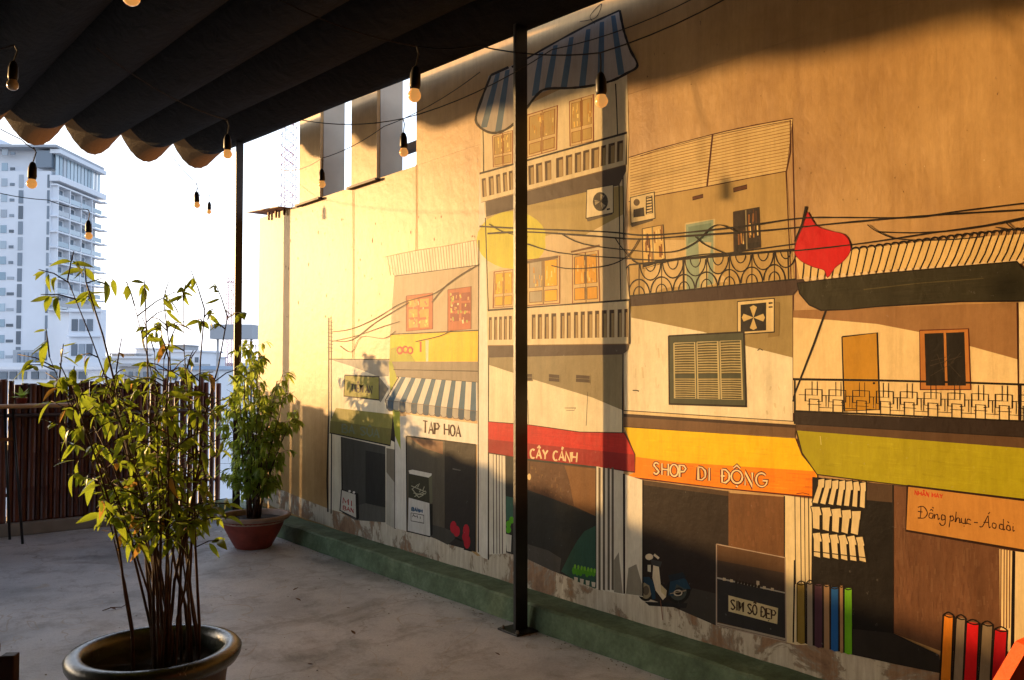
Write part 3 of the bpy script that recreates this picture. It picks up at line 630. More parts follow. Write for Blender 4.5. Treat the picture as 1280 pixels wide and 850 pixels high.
def dwin(q, ptype):
    p = Paint(cx); base = {'curtain': 'd8b870', 'door': '8aa08e', 'dark': '2a1e18'}[ptype]; p.poly(base, q)
    if ptype == 'door':
        p.poly('c8b98a', [bil(q, .45, .3), bil(q, .9, .35), bil(q, .75, 1), bil(q, .5, 1)]); p.poly('6f8a7c', [bil(q, .1, .05), bil(q, .9, .05), bil(q, .9, .25), bil(q, .1, .3)])
        p.line('c8b98a', q, 1.6, True)
    else:
        for i in range(26):
            u = .06 + random.random() * .88; v = random.random() * .7
            if ptype == 'dark' and u < .5 and v < .45: continue
            c = random.choice(['e8cf90', 'b08040', '4a2c18', '8a5a2c'])
            p.line(c, [bil(q, u, v), bil(q, min(.97, u + random.uniform(-.03, .03)), min(1, v + .3))], 1.5)
        p.line(INK, [bil(q, 0, .93), bil(q, 1, .93)], 5.5 if ptype == 'dark' else 3)
        p.line('8c8264', [bil(q, .48, 0), bil(q, .48, 1)], 1.4); p.line('3a281c', q, 1.1, True)
    p.done('painted_window', hDo)
dwin([(803, 286), (829, 281), (832, 328), (804, 336)], 'curtain'); dwin([(857, 280), (893, 274), (893, 355), (857, 364)], 'door'); dwin([(917, 265), (949, 259), (951, 309), (918, 315)], 'dark')
p = Paint(cx)
p.poly('3d2c28', [(787, 370), (864, 362), (1010, 348), (992, 369), (789, 383)])
p.line(INK, [(780, 352), (782, 336), (787, 331), (854, 324), (925, 318), (994, 312)], 1.9); p.line(INK, [(832, 326), (900, 318), (994, 305)], 1.5); p.line(INK, [(787, 370), (864, 362), (930, 355), (995, 349)], 1.4)
p.line(INK, [(782, 336), (783, 372)], 1.3); p.line(INK, [(786, 334), (787, 371)], 1.0); p.line(INK, [(854, 324), (855, 362)], 1.6); p.line(INK, [(985, 314), (986, 350)], 1.4)
def ytop(x): return 331.6 - (x - 787) * .093
def ybot(x): return 370.5 - (x - 787) * .109
for i in range(7):
    x = 799 + i * 28.2
    p.ell(INK, (x, ybot(x)), 13.6, 20, 12, False, 1.3, 180, 360); p.ell(INK, (x, ybot(x)), 7, 11, 10, False, 1.1, 180, 360)
    p.line(INK, [(x, ytop(x)), (x, ybot(x))], .9)
    x2 = x + 14.1
    if x2 < 985: p.ell(INK, (x2, ytop(x2)), 13, 21, 12, False, 1.2, 0, 180); p.ell(INK, (x2, ytop(x2) - 1), 6.5, 11, 10, False, 1.0, 0, 180)
p.done('painted_railing', hDo)
p = Paint(cx); p.poly('8a7648', [(966, 376), (975, 378), (974, 420), (960, 422)]); p.poly('dac795', [(922, 377), (968, 373), (968, 415), (922, 418)]); p.line(INK, [(922, 377), (968, 373), (968, 415), (922, 418)], .9, True)
p.poly('120f0e', [(926, 381), (958, 378), (958, 413), (926, 415)])
for a in (45, 135, 225, 315):
    c = (942, 397); p.poly('cdb67a', [c, (c[0] + 13 * math.cos(R(a + 25)), c[1] + 14 * math.sin(R(a + 25))), (c[0] + 14.5 * math.cos(R(a + 45)), c[1] + 15.5 * math.sin(R(a + 45))), (c[0] + 13 * math.cos(R(a + 65)), c[1] + 14 * math.sin(R(a + 65)))])
p.line(INK, [(961, 379), (966, 378.6)], 1.6); p.line(INK, [(961, 384), (966, 383.6)], 1.6); p.done('painted_air_conditioner', hDo)
SH = [(836, 420), (930, 415), (933, 508), (837, 505)]
p = Paint(cx); p.poly('43493a', SH); p.line(INK, SH, 1.6, True)
for k_ in range(3):
    u0 = .07 + k_ * .305; u1 = u0 + .275
    for v0, v1 in ((.13, .56), (.62, .9)):
        q = [bil(SH, u0, v0), bil(SH, u1, v0), bil(SH, u1, v1), bil(SH, u0, v1)]; p.poly('6a6444', q)
        n = 12 if v1 - v0 > .3 else 9
        for i in range(n): p.line('b5a878', [bil(q, .03, (i + .5) / n), bil(q, .5, (i + .5) / n - .01), bil(q, .97, (i + .5) / n)], .9, jit=.25); p.line('2c2a1c', [bil(q, .03, (i + .95) / n), bil(q, .97, (i + .95) / n)], .6, jit=.2)
    q = [bil(SH, u0, .11), bil(SH, u1, .11), bil(SH, u1, .91), bil(SH, u0, .91)]; p.line('b5ab80', q, 1.2, True)
p.done('painted_shutter', hDo)
p = Paint(cx); p.poly('6d5238', [(780, 520), (995, 534), (994, 547), (780, 533)]); p.poly('3c2a20', [(780, 517), (995, 531), (995, 535), (780, 521)]); p.poly('ddc79a', [(780, 513.5), (998, 527.5), (998, 531), (780, 517)])
p.line(INK, [(780, 513), (998, 527)], .8); p.line(INK, [(780, 533.5), (994, 548)], .8); p.done('painted_cornice', hDo)
p = Paint(cx); YA = [(781, 534), (995, 548), (1003, 568), (1022, 592), (1022, 622), (900, 610), (782, 596), (794, 590), (794, 568)]
p.poly('f2c408', YA, .05); p.poly('f58c0a', [(795, 571), (850, 578), (1020, 589), (1022, 622), (900, 610), (782, 596), (794, 590)], .05)
brush(p, [(798, 540), (992, 552), (1004, 585), (798, 568)], ['eebf08', 'f5c80c'], 50, 1.6, .12, True); brush(p, [(798, 574), (1018, 592), (1018, 616), (798, 594)], ['f0820a', 'fa9614', 'e67a0c'], 50, 1.6, .12, True)
p.line('5a1c08', [(995, 548), (1003, 568), (1022, 592), (1022, 622), (900, 610), (782, 596)], 1.5)
SDL = list(enumerate((('S', 817, 824, 578), ('H', 828, 836, 579), ('O', 838, 848, 580.5), ('P', 850, 858, 581.5), ('D', 873, 882, 583.5), ('I', 886, 888, 585), ('Đ', 903, 912, 586.5), ('O^.', 914, 928, 587.5), ('N', 932, 941, 590), ('G', 945, 959, 591))))
rs_ = random.getstate()
for pas in (0, 1):
  random.setstate(rs_)
  for i, (ch, x0, x1, yy) in SDL:
    q = [(x0, yy), (x1, yy + (x1 - x0) * .07), (x1, yy + 15 + i * .32), (x0, yy + 14 + i * .32)]
    letters(p, ch, q, '5a1008' if pas == 0 else 'f4dcae', 4.0 if pas == 0 else 1.8)
p.line('8a2010', [(996, 617), (1004, 616), (1012, 618)], .8); p.done('painted_awning', hDo)
p = Paint(cx); p.poly('241a16', [(804, 600), (911, 614), (911, 786), (896, 782), (845, 760), (804, 746)]); p.poly('4c3a2a', [(804, 600), (911, 614), (911, 620), (804, 606)]); p.poly('6e4a2a', [(911, 616), (981, 621), (981, 703), (911, 688)], .3); brush(p, [(913, 620), (979, 626), (979, 692), (913, 680)], ['714d2c', '6b4828', '754f2f'], 70, 2.2)
p.poly('38342f', [(866, 735), (896, 742), (896, 781), (850, 762)]); p.done('painted_doorway', hDo)
p = Paint(cx); p.poly('e4d4a8', [(981, 619), (1016, 624), (1014, 806), (996, 806), (981, 802)])
for x in (994, 1001, 1006, 1011): p.line('3a2a1c', [(x, 620), (x + 1, 730)], 1.1)
p.line(INK, [(981, 620), (981, 700)], 1.2); p.line(INK, [(994, 700), (992, 803)], 1.6); p.done('painted_column', hDo)
p = Paint(cx); DC = [(896, 680), (982, 697), (983, 802), (896, 781)]
p.poly('5a4028', DC); p.poly('3d3028', [(897, 700), (981, 716), (981, 740), (897, 722)]); p.poly('2c2b2b', [(897, 723), (982, 741), (982, 798), (897, 777)])
p.line('a8988a', DC, 1.4, True); p.line('b0a89a', [(896, 722), (982, 741)], 1.8); p.line('a8a090', [(897, 779), (940, 789), (982, 799)], 2)
for x, hgt in ((906, 4), (915, 4), (948, 9), (956, 4), (966, 4)): p.poly('c8b898', [(x - 2, 724 + (x - 897) * .21 - hgt), (x + 1.6, 724.5 + (x - 897) * .21 - hgt), (x + 1.8, 724 + (x - 897) * .21), (x - 2, 723.6 + (x - 897) * .21)])
for i in range(8): p.ell('2a2018', (921 + i * 4, 727 + i * .9), 2.0, 2.4, 7)
p.poly('cdbf94', [(911, 744), (973, 760), (972, 780), (911, 764)]); letters(p, "SIM SO^ ĐE.P", [(914, 749), (970, 763), (970, 775), (914, 761)], '3a2616', 1.7, gap=.22); p.done('painted_display_case', hDo)
# motorbike
p = Paint(cx)
p.ell('11100f', (808, 737), 11, 14.5, 20); p.ell('8f8468', (808, 738), 7.2, 10.5, 16); p.ell('5a5142', (808, 738), 4, 6, 12)
p.ell('11100f', (848, 738), 15.5, 16, 20); p.ell('3f4642', (848, 739), 11, 11.5, 16); p.ell('1b1b1b', (849, 740), 6, 6, 12)
p.poly('1c1a1a', [(806, 752), (860, 754), (858, 760), (812, 757)])
p.poly('16384e', [(795, 728), (802, 721), (812, 721), (818, 728), (820, 748), (816, 750), (812, 732), (804, 727)]); p.poly('16384e', [(838, 727), (846, 718), (858, 724), (864, 736), (856, 736), (846, 730), (842, 745), (836, 744)])
p.poly('16222c', [(836, 719), (854, 715), (858, 722), (838, 727)])
p.poly('e0d4b8', [(817, 706), (824, 708), (827, 736), (833, 746), (829, 750), (820, 738), (816, 722)]); p.poly('c8b890', [(826, 730), (834, 738), (833, 746), (827, 740)])
p.ell('e8d8b8', (812, 696), 5, 4, 12); p.poly('c9c4b0', [(810, 706), (814, 706), (814, 715), (810, 714)]); p.poly('3a3a3a', [(814, 699), (828, 702), (826, 709), (815, 706)]); p.line('e0d4b8', [(818, 693), (824, 698)], 2.2)
p.ell('c8bfa8', (848, 741), 5, 3.4, 10, False, 1.3); p.line('a89878', [(838, 742), (858, 738)], 1.1); p.line('8a5030', [(826, 750), (829, 775)], .7); p.done('painted_motorbike', hDo)

# ---------------- tailor
hE = Paint(cx)
hE.poly('e6cf9c', [(992, 388), (1272, 378), (1274, 530), (992, 516)], .06); hE.poly('e6d3a8', [(1274, 378), (1292, 377), (1292, 530), (1275, 529)])
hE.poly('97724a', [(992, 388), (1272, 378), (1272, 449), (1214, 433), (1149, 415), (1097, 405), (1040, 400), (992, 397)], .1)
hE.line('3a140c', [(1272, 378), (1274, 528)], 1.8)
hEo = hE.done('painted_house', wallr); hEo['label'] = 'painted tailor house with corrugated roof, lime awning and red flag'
p = Paint(cx); top = smooth([(995, 322), (1065, 312), (1120, 305), (1192, 298), (1290, 292)], 3)
p.poly('dcc084', [(995, 322), (1065, 312), (1192, 298), (1290, 292), (1290, 326), (1100, 338), (1000, 349)], .06)
for i in range(32):
    x = 1004 + i * 9.2; yb = 348.5 - (x - 1000) * .084; sl_ = min(16, 2 + i * .7); yt = 321 - (x + sl_ - 995) * .128 + max(0, (x - 1180)) * .03
    p.line(INK, [(x, yb), (x + sl_ * .4, yb - 12), (x + sl_, yt + 1)], 1.3, jit=.3); p.ell('e2caa0', (x + 4.6, yb + .6), 3.6, 3.4, 8)
    p.ell(INK, (x + sl_ + 4.6, yt + 1.0), 4.6, 3.6, 6, False, 1.6, 190, 350)
p.done('painted_roof', hEo)
p = Paint(cx); VL = [(997, 354), (1030, 350), (1100, 342), (1200, 333), (1272, 327), (1279, 336), (1290, 345), (1290, 376), (1200, 377), (1100, 383), (1060, 387), (1027, 388), (1012, 381), (1000, 367)]
p.poly('2c2a1a', VL); brush(p, [(1012, 356), (1270, 332), (1275, 372), (1030, 384)], ['302e1d', '282617'], 60, 1.8, .10, True); p.line(INK, VL, 1.3, True); p.line('4a4428', [(1080, 362), (1150, 354), (1230, 348)], 1.2); p.done('painted_valance', hEo)
p = Paint(cx); FL = smooth([(1010, 265), (1014, 272), (1022, 283), (1040, 289), (1055, 293), (1062, 302), (1063, 315), (1054, 327), (1044, 335), (1035, 347), (1031, 338), (1018, 334), (1003, 327), (994, 316), (997, 300), (1004, 284)], 3)
p.poly('c40c16', FL, .08); p.line('8a0810', FL, .9, True)
p.line(INK, [(1008, 258), (1003, 280), (994, 302)], 1.9); p.line(INK, [(1033, 388), (1018, 430), (994, 492), (992, 502)], 2.0); p.done('painted_flag', hEo)
p = Paint(cx); q = [(1053, 421), (1097, 416), (1100, 512), (1056, 514)]; p.poly('b98a26', q, .08); p.line(INK, q, 1.3, True); p.ell(INK, (1093, 479), 1.6, 1.6, 7); p.done('painted_door', hEo)
p = Paint(cx); q = [(1150, 413), (1211, 411), (1214, 487), (1151, 487)]; p.poly('b87a3a', q); p.line('5a2410', q, 1.2, True); p.poly('17130f', [(1156, 417), (1180, 416), (1182, 482), (1158, 482)]); p.poly('17130f', [(1183, 416), (1206, 415), (1208, 482), (1185, 482)])
for i in range(14): p.line('3a3228', [(1159 + random.random() * 44, 425 + random.random() * 45), (1159 + random.random() * 44, 428 + random.random() * 45)], .5) if i % 2 else None
p.done('painted_window', hEo)
p = Paint(cx); p.line(INK, [(992, 474), (1100, 475.5), (1200, 478), (1290, 481)], 2.0); p.line(INK, [(993, 514), (1100, 518), (1200, 523), (1290, 527)], 2.0)
p.line(INK, [(994, 474), (994, 530)], 1.6); p.line(INK, [(1276, 480), (1276, 527)], 1.6)
for i in range(10):
    x = 1019 + i * 29.7; y0 = 474.5 + (x - 993) * .021; y1 = 514.5 + (x - 993) * .043; hh = y1 - y0; Y_ = lambda v: y0 + hh * v
    p.line(INK, [(x - 3, Y_(.28)), (x - 12, Y_(.28)), (x - 12, Y_(.64)), (x - 6, Y_(.65))], .8)
    p.line(INK, [(x - 3, Y_(.28)), (x + 9, Y_(.30)), (x + 9, Y_(.66)), (x + 3, Y_(.66))], .8)
    p.line(INK, [(x - 3.5, Y_(.04)), (x - 3.5, Y_(.46)), (x + 3, Y_(.47)), (x + 3, Y_(.04))], .65)
    p.line(INK, [(x - 7, Y_(1)), (x - 7, Y_(.58)), (x + 5, Y_(.60)), (x + 5, Y_(1))], .9); p.line(INK, [(x - 9, Y_(.74)), (x + 8, Y_(.76))], .6)
    p.line(INK, [(x - 3.5, Y_(.46)), (x - 20, Y_(.45))], .65); p.line(INK, [(x + 9, Y_(.48)), (x + 14, Y_(.48)), (x + 14, Y_(.82))], .65); p.line(INK, [(x + 5, Y_(.84)), (x + 22, Y_(.86))], .65)
    p.line(INK, [(x + 17, Y_(.5)), (x + 17, Y_(.84))], .5)
p.done('painted_railing', hEo)
p = Paint(cx); p.poly('2b201c', [(994, 515), (1290, 528), (1290, 547), (995, 530)]); p.poly('59422e', [(995, 530), (1290, 547), (1290, 562), (997, 539)]); p.line(INK, [(995, 530), (1290, 547)], .9); p.done('painted_cornice', hEo)
p = Paint(cx); GA = [(996, 538), (1290, 561), (1290, 625), (1100, 603), (1022, 593), (1003, 566)]; p.poly('a6a012', GA, .05); brush(p, [(1004, 544), (1285, 565), (1285, 620), (1025, 590)], ['a29c10', 'aaa416'], 80, 1.8, .10, True); p.line('3a2a08', [(1290, 625), (1100, 603), (1022, 593), (1003, 566), (996, 538)], 1.5); p.line('d8d070', [(1026, 545), (1027, 556)], .8); p.done('painted_awning', hEo)
p = Paint(cx); p.poly('14100f', [(1016, 596), (1118, 606), (1117, 792), (1066, 818), (1014, 806)]); p.poly('4c3a2c', [(1084, 603), (1140, 608), (1118, 628), (1084, 625)]); p.poly('6a4832', [(1117, 607), (1290, 628), (1290, 800), (1180, 815), (1117, 791)], .3); brush(p, [(1120, 625), (1262, 690), (1262, 780), (1120, 775)], ['6d4b35', '674530', '715039', '64432f'], 170, 2.6)
p.poly('2b2622', [(1066, 786), (1117, 791), (1174, 818), (1180, 842), (1120, 830), (1066, 818)]);
p.line(INK, [(1117, 606), (1117, 792)], 1.2); p.done('painted_doorway', hEo)
p = Paint(cx)
rows = [([(1024, 597), (1084, 602), (1083, 635), (1014, 629)], 7), ([(1014, 631), (1078, 638), (1074, 669), (1015, 661)], 5), ([(1016, 664), (1080, 670), (1085, 703), (1016, 696)], 6)]
for q, n in rows:
    for i in range(n):
        a = i / n; b_ = (i + .93) / n
        sh = [bil(q, a, .06), bil(q, b_, 0), bil(q, min(1, b_ + .05), .35), bil(q, b_, .38), bil(q, b_, 1), bil(q, a + .02, .97), bil(q, a + .02, .3)]
        p.poly('d9c79a', sh); p.line(INK, sh, 1.0, True, jit=.4)
p.line(INK, [(1016, 689), (1084, 697)], .9); p.done('painted_shirts', hEo)
p = Paint(cx); SG = [(1135, 607), (1290, 626), (1290, 690), (1133, 663)]; p.poly('c08a44', SG, .08); p.line('2a140a', SG, 2.0, True)
letters(p, 'NHA^N MAY', [(1144, 613), (1179, 618), (1179, 623), (1144, 618)], 'c03a20', 1.3)
# script lettering "Đồng phục - Áo dài"
def scr(strokes, ox, oy, sx=1.0):
    for st in strokes: p.line('3a1c10', smooth([(ox + x * sx, oy + y + (ox + x * sx - 1148) * .155) for x, y in st], 4), 1.2)
scr([[(4, -14), (3, 0), (0, 1)], [(0, -12), (7, -14), (12, -7), (8, 0), (0, 1)], [(0, -7), (6, -7)]], 1148, 646)
scr([[(5, -6), (1, -6), (0, -1), (4, 0), (5, -5)], [(1, -9), (3, -11), (5, -9)], [(4, -14), (6, -13)]], 1162, 645)
scr([[(0, -6), (0, 0), (1, -4), (4, -6), (5, 0), (7, -2)]], 1168.5, 645); scr([[(5, -6), (1, -6), (1, 0), (5, -2), (5, -6), (5, 4), (1, 7), (-2, 4)]], 1177, 645)
scr([[(0, -5), (1, -6), (-1, 8)], [(0, -4), (3, -7), (5, -3), (1, 0)]], 1188, 645); scr([[(1, -13), (0, 0), (2, -5), (5, -5), (5, 0), (7, -1)]], 1195, 645)
scr([[(0, -6), (0, -1), (4, 0), (5, -6), (5, 0), (7, -1)], [(3, 3), (3.6, 4)]], 1202.5, 645); scr([[(5, -5), (1, -6), (0, -1), (5, 0)]], 1209.5, 645); scr([[(0, -3), (5, -3.4)]], 1218, 645)
scr([[(-3, 1), (1, 0), (7, -13), (8, -12), (9, 0), (11, -1)], [(2, -5), (9, -6)], [(8, -16), (10, -19)]], 1228, 645); scr([[(5, -5), (1, -6), (0, -1), (4, 0), (5, -5)]], 1241, 645); 
scr([[(5, -5), (1, -6), (0, -1), (4, 0), (5, -5)], [(5, -13), (5, 0), (7, -1)]], 1250, 645); scr([[(4, -5), (1, -6), (0, -1), (4, 0), (4, -5), (5, 0)], [(1, -11), (3, -9)]], 1259, 645); scr([[(0, -6), (0, 0), (2, -1)], [(0, -9), (.5, -9.4)]], 1267, 645)
p.done('painted_sign', hEo)
p = Paint(cx); p.poly('dfc898', [(1250, 686), (1292, 692), (1292, 860), (1251, 800)])
for x in (1252, 1256, 1259.5, 1263): p.line('5a2a14', [(x, 686), (x - .6, 785)], 1.2)
p.poly('140c0a', [(1266, 688), (1270, 689), (1268, 862), (1263, 862)]); p.done('painted_column', hEo)
for i, (x0, x1, c, yt) in enumerate(((997, 1007, '8a7430', 729), (1009, 1017, '8f867a', 728), (1018.5, 1029, '4a2c3c', 730), (1030, 1038, '9a7c5c', 731), (1039, 1049, '1a5aa0', 734), (1050, 1055, 'a8845c', 732), (1056, 1066, '6cb41c', 735))):
    p = Paint(cx); yb = 802 + (x0 - 997) * .22; p.poly(c, [(x0, yt), (x1, yt), (x1 + .4, yb + 2), ((x0 + x1) / 2, yb + 3), (x0, yb)]); p.line(INK, [(x0, yt), (x0, yb)], 1.1); p.line(INK, [(x1, yt), (x1 + .4, yb + 2)], 1.1); p.line(INK, smooth([(x0, yt), ((x0 + x1) / 2, yt - 3), (x1, yt), ((x0 + x1) / 2, yt + 2), (x0, yt)], 3), 1.0)
    p.done('painted_cloth_roll', hEo)
for i, (x0, x1, c, yt) in enumerate(((1180, 1193, 'dc8420', 768), (1196, 1208, '8a7a66', 771), (1209, 1225, 'd0141c', 777), (1228, 1242, '84745e', 779), (1244, 1260, 'b80c1c', 786))):
    p = Paint(cx); p.poly(c, [(x0, yt), (x1, yt + 2), (x1 - 3, 852), (x1 - 4, 866), (x0 - 5, 862)]); p.line(INK, [(x0, yt), (x0 - 5, 862)], 1.6); p.line(INK, [(x1, yt + 2), (x1 - 4, 866)], 1.6); p.line(INK, smooth([(x0, yt), ((x0 + x1) / 2, yt - 3), (x1, yt + 2), ((x0 + x1) / 2, yt + 3), (x0, yt)], 3), 1.3)
    p.done('painted_cloth_roll', hEo)
# ---------------- painted overhead cables, over everything
cx[0] = cx[1] + 6
p = Paint(cx)
for wd, pts in ((1.6, [(600, 283), (660, 286), (760, 290), (800, 294), (845, 292), (930, 283), (1000, 273), (1060, 272), (1140, 272), (1200, 264), (1290, 253)]),
                (1.6, [(610, 292), (660, 290), (740, 295), (800, 299), (860, 295), (960, 288), (1050, 279), (1130, 272), (1200, 267), (1290, 262)]),
                (1.2, [(660, 305), (700, 316), (780, 323), (832, 325), (880, 318), (940, 316), (1000, 313), (1080, 304), (1160, 292), (1230, 282), (1290, 270)]),
                (1.1, [(700, 291), (730, 305), (790, 313), (840, 315), (870, 303), (890, 284), (905, 282), (925, 292)]), (1.0, [(690, 332), (715, 336), (760, 332), (785, 320), (800, 298)]),
                (1.0, [(770, 298), (780, 312), (800, 330), (840, 326)]), (1.0, [(870, 296), (882, 306), (905, 316)]), (1.1, [(1085, 281), (1098, 290), (1125, 299), (1180, 300), (1230, 296)]),
                (1.2, [(1098, 290), (1150, 291), (1210, 286), (1290, 272)]), (1.0, [(1245, 284), (1262, 287), (1290, 288)]), (1.0, [(1258, 278), (1268, 286), (1290, 290)]), (1.0, [(612, 280), (630, 290), (660, 296)])):
    p.line(INK, smooth(pts, 4), wd)
for wd, pts in ((.8, [(414, 415), (440, 411), (470, 398), (500, 380), (525, 372), (545, 366), (575, 345), (600, 330)]), (.8, [(414, 426), (440, 425), (470, 403), (500, 385), (512, 378)]), (.7, [(414, 427), (445, 420), (480, 408), (500, 402)]),
                (.8, [(540, 378), (560, 355), (590, 335)]), (.7, [(425, 432), (440, 440), (452, 421), (480, 423), (495, 414)]), (.8, [(520, 427), (550, 420), (565, 413)])):
    p.line('4a3a28', smooth(pts, 4), wd)
cb = p.done('painted_cables', wallr)

print('layers', cx)
cx[0] = 2
p = Paint(cx)
for x, y0, y1 in ((441, 237, 448), (520, 206, 314)):
    p.line('a88c58', [(x, y0), (x + .4, (y0 + y1) / 2), (x - .3, y1)], .8); p.line('c8b080', [(x + 1.6, y0), (x + 1.8, (y0 + y1) / 2), (x + 1.4, y1)], .9)
p.done('panel_joint', wallr)
p = Paint(cx); rg = random.Random(11)
for i in range(150):
    left = rg.random() < .72
    x = rg.uniform(352, 600) if left else rg.uniform(800, 1278); y = rg.uniform(262, 400) if left else rg.uniform(60, 250)
    if left and x > 480 and y > 300: continue
    if left and y < 262 - (x - 380) * .34: continue
    if not left and x < 995 and y > 140: continue
    a = rg.uniform(.5, 1.5); hgt = a * rg.uniform(1, 4.5 if left else 2)
    p.poly(rg.choice(['6a5030', '8a7044', 'd8c8a0', '7a6238']), [(x - a * .5, y), (x, y - hgt * .5), (x + a * .45, y - hgt * .1), (x + a * .3, y + hgt * .4), (x - a * .2, y + hgt * .5)])
o = p.done('paint_chips', wallr); o['kind'] = 'stuff'
# ================================================================== STRUCTURE OVERHEAD
def post(px, X, label, wd=.095, ztop=3.9):
    a = math.atan((px - 640) / FPX) + YAW; Y = (X + 3.68) / math.tan(a)
    t = empty('steel_post', (X, Y, 0)); tag(t, label, 'post', 'black steel posts of the canopy')
    m = MB(); m.box((0, 0, .012 + ztop / 2), (wd, wd * .27, ztop)); bevel(m.build('pole', M['black'], t), .003)
    m = MB(); m.box((0, 0, .006), (.21, .19, .012)); bevel(m.build('base_plate', M['black'], t), .002)
    for sx, sy in ((-1, -1), (-1, 1), (1, -1), (1, 1)):
        m = MB(); m.lathe([(0, .03), (.007, .03), (.007, .022), (.013, .02), (.013, .012)], 8, (sx * .08, sy * .07, 0)); m.build('bolt', M['steel'], t)
    return t
post(650.5, -.285, 'black steel post in front of the middle of the mural', ztop=3.74)
post(297, -.285, 'black steel post at the far end beside the leafy pot', wd=.076, ztop=4.0)

# canopy: dark cloth in deep folds running along the wall
PER = .555; XE = -.28; YN, YF = -3.5, 10.0
def sstep(a, b, t):
    t = min(1, max(0, (t - a) / (b - a))); return t * t * (3 - 2 * t)
def cz(x, y, bag=0):
    ph = ((x - XE) / PER) % 1.0; d = min(ph, 1 - ph) * 2           # 0 at a fold's bottom, 1 at a crease
    taut = sstep(2.0, 2.8, -x) * sstep(7.2, 9.7, y)                 # the far end is pulled tighter away from the wall
    S = .155 - .115 * taut; drop = .10 * bag * (1 - .9 * taut)
    return 3.525 + .02 * taut + .049 * y + S * d ** 2.0 - drop * (1 - d * d) + .008 * math.sin(y * 2.1 + x * 3) * (1 - d)
can = empty('cloth_canopy', (0, 0, 0)); tag(can, 'black cloth canopy hanging in long folds over the terrace', 'canopy')
nx_ = 20
for kf in range(0, 17):
    x1 = XE + PER * (-kf + .5); x0 = x1 - PER
    if kf == 0: x1 = XE + PER * .36
    m = MB(); ny = 60; vs_ = []
    for j in range(ny + 1):
        y = YN + (YF - .36 - YN) * j / ny
        for i in range(nx_ + 1):
            x = x0 + (x1 - x0) * i / nx_; vs_.append((x, y, cz(x, y)))
    W = nx_ + 1; m.add(vs_, [(j * W + i, j * W + i + 1, (j + 1) * W + i + 1, (j + 1) * W + i) for j in range(ny) for i in range(nx_)])
    m.build('cloth_fold', M['canopy'], can, smooth=True)
    m = MB(); ny = 10; vs_ = []; y0 = YF - .36
    for j in range(ny + 1):
        t = j / ny; y = y0 + .36 * t
        for i in range(nx_ + 1):
            x = x0 + (x1 - x0) * i / nx_; wr = .004 * math.sin(x * 90 + kf) * t
            vs_.append((x, y, cz(x, y, t ** 1.4 * 1.15) + wr))
    m.add(vs_, [(j * W + i, j * W + i + 1, (j + 1) * W + i + 1, (j + 1) * W + i) for j in range(ny) for i in range(nx_)])
    m.build('fold_hem', M['hem'], can, smooth=True)
for yy in (-2.5, .2, 3.0, 5.8, 8.5):
    m = MB(); m.box((-4.9, yy, 3.52 + .049 * yy + .24), (9.1, .05, .05)); m.build('cross_bar', M['black'], can)

# ================================================================== STRING LIGHTS
def lamp(parent, p0, S, on=True, swing=(0, 0)):
    """pendant: short wire, socket, bulb; S scales to the size seen"""
    d = Vector((swing[0], swing[1], -1)).normalized(); p0 = Vector(p0)
    q = lambda s_: p0 + d * s_
    m = MB(); m.tube([p0, p0 + Vector((.012, .008, -.02)) , q(.07)], .0028, 6); m.build('lead', M['wire'], parent)
    m = MB(); m.tube([q(.067), q(.074), q(.093), q(.132), q(.146)], [.006, .012, .018, .0195, .016], 12); so = m.build('socket', M['socket'], parent, smooth=True)
    m = MB(); rs, ps = [], []
    for i in range(9):
        a = math.pi * i / 8; rs.append(max(.001, .0225 * math.sin(a) if i > 1 else [.012, .0155][i])); ps.append(q(.166 - .0225 * math.cos(a) - (.004 if i == 0 else 0)))
    m.tube(ps, rs, 16); m.build('bulb', M['bulb'] if on else M['bulb_off'], parent, smooth=True)
def cable(parent, pts, r=.0024):
    out = []; P = [Vector(p) for p in pts]
    for i in range(len(P) - 1):
        L = (P[i + 1] - P[i]).length
        for j in range(8):
            t = j / 8; out.append(P[i].lerp(P[i + 1], t) - Vector((0, 0, .045 * L * 4 * t * (1 - t))))
    out.append(P[-1]); m = MB(); m.tube(out, r, 6); m.build('cable', M['wire'], parent)
def string(label, pts, lamps):
    t = empty('string_light', (0, 0, 0)); tag(t, label, 'string light', 'festoon lights strung under the canopy')
    cable(t, pts)
    for px, py, Z, on in lamps:              # px,py = top of the lead
        lamp(t, at(px, py, Z), 1, on, (random.uniform(-.05, .05), random.uniform(-.05, .05)))
    return t
string('string light with two glowing bulbs in front of the striped awning and post', [at(330, -10, 2.7), at(521, 58, 3.0), at(597, 57, 3.0), at(750, 66, 3.0), at(1000, -60, 3.0)], [(521, 58, 2.9, True), (750, 66, 2.95, True)])
string('string light with a bulb hanging in the narrow wall opening', [at(377, 150, 4.6), at(505, 148, 4.4), at(690, 62, 4.2), at(900, -20, 4.0)], [(504, 149, 4.3, True)])
string('string light with a small bulb against the far wall pillar', [at(350, 212, 6.2), at(402, 198, 5.6), at(480, 158, 5.4), at(600, 90, 5.2)], [(402, 198, 5.5, True)])
string('string light with a bulb hanging at the canopy edge near the far post', [at(120, 60, 3.6), at(284, 150, 4.4)], [(284, 151, 4.3, True)])
string('string light with two tiny bulbs against the white sky', [at(215, 195, 6.3), at(245, 228, 6.3), at(262, 244, 8.6), at(300, 215, 8.9)], [(245, 228, 6.3, True), (262, 244, 8.6, True)])
string('string light with a bulb in front of the tower block facade', [at(-60, 120, 3.7), at(26, 174, 3.9), at(42, 186, 3.9)], [(42, 184, 3.9, True)])
string('string light drooping across the tower block with one bulb at its corner', [at(-60, 222, 5.2), at(60, 250, 5.2), at(110, 262, 5.4)], [(110, 262, 5.4, True)])
string('string light close overhead with its bulb cut by the top of the view', [at(60, -110, 2.2), at(163, -84, 2.2), at(330, -10, 2.7)], [(163, -84, 2.2, True)])
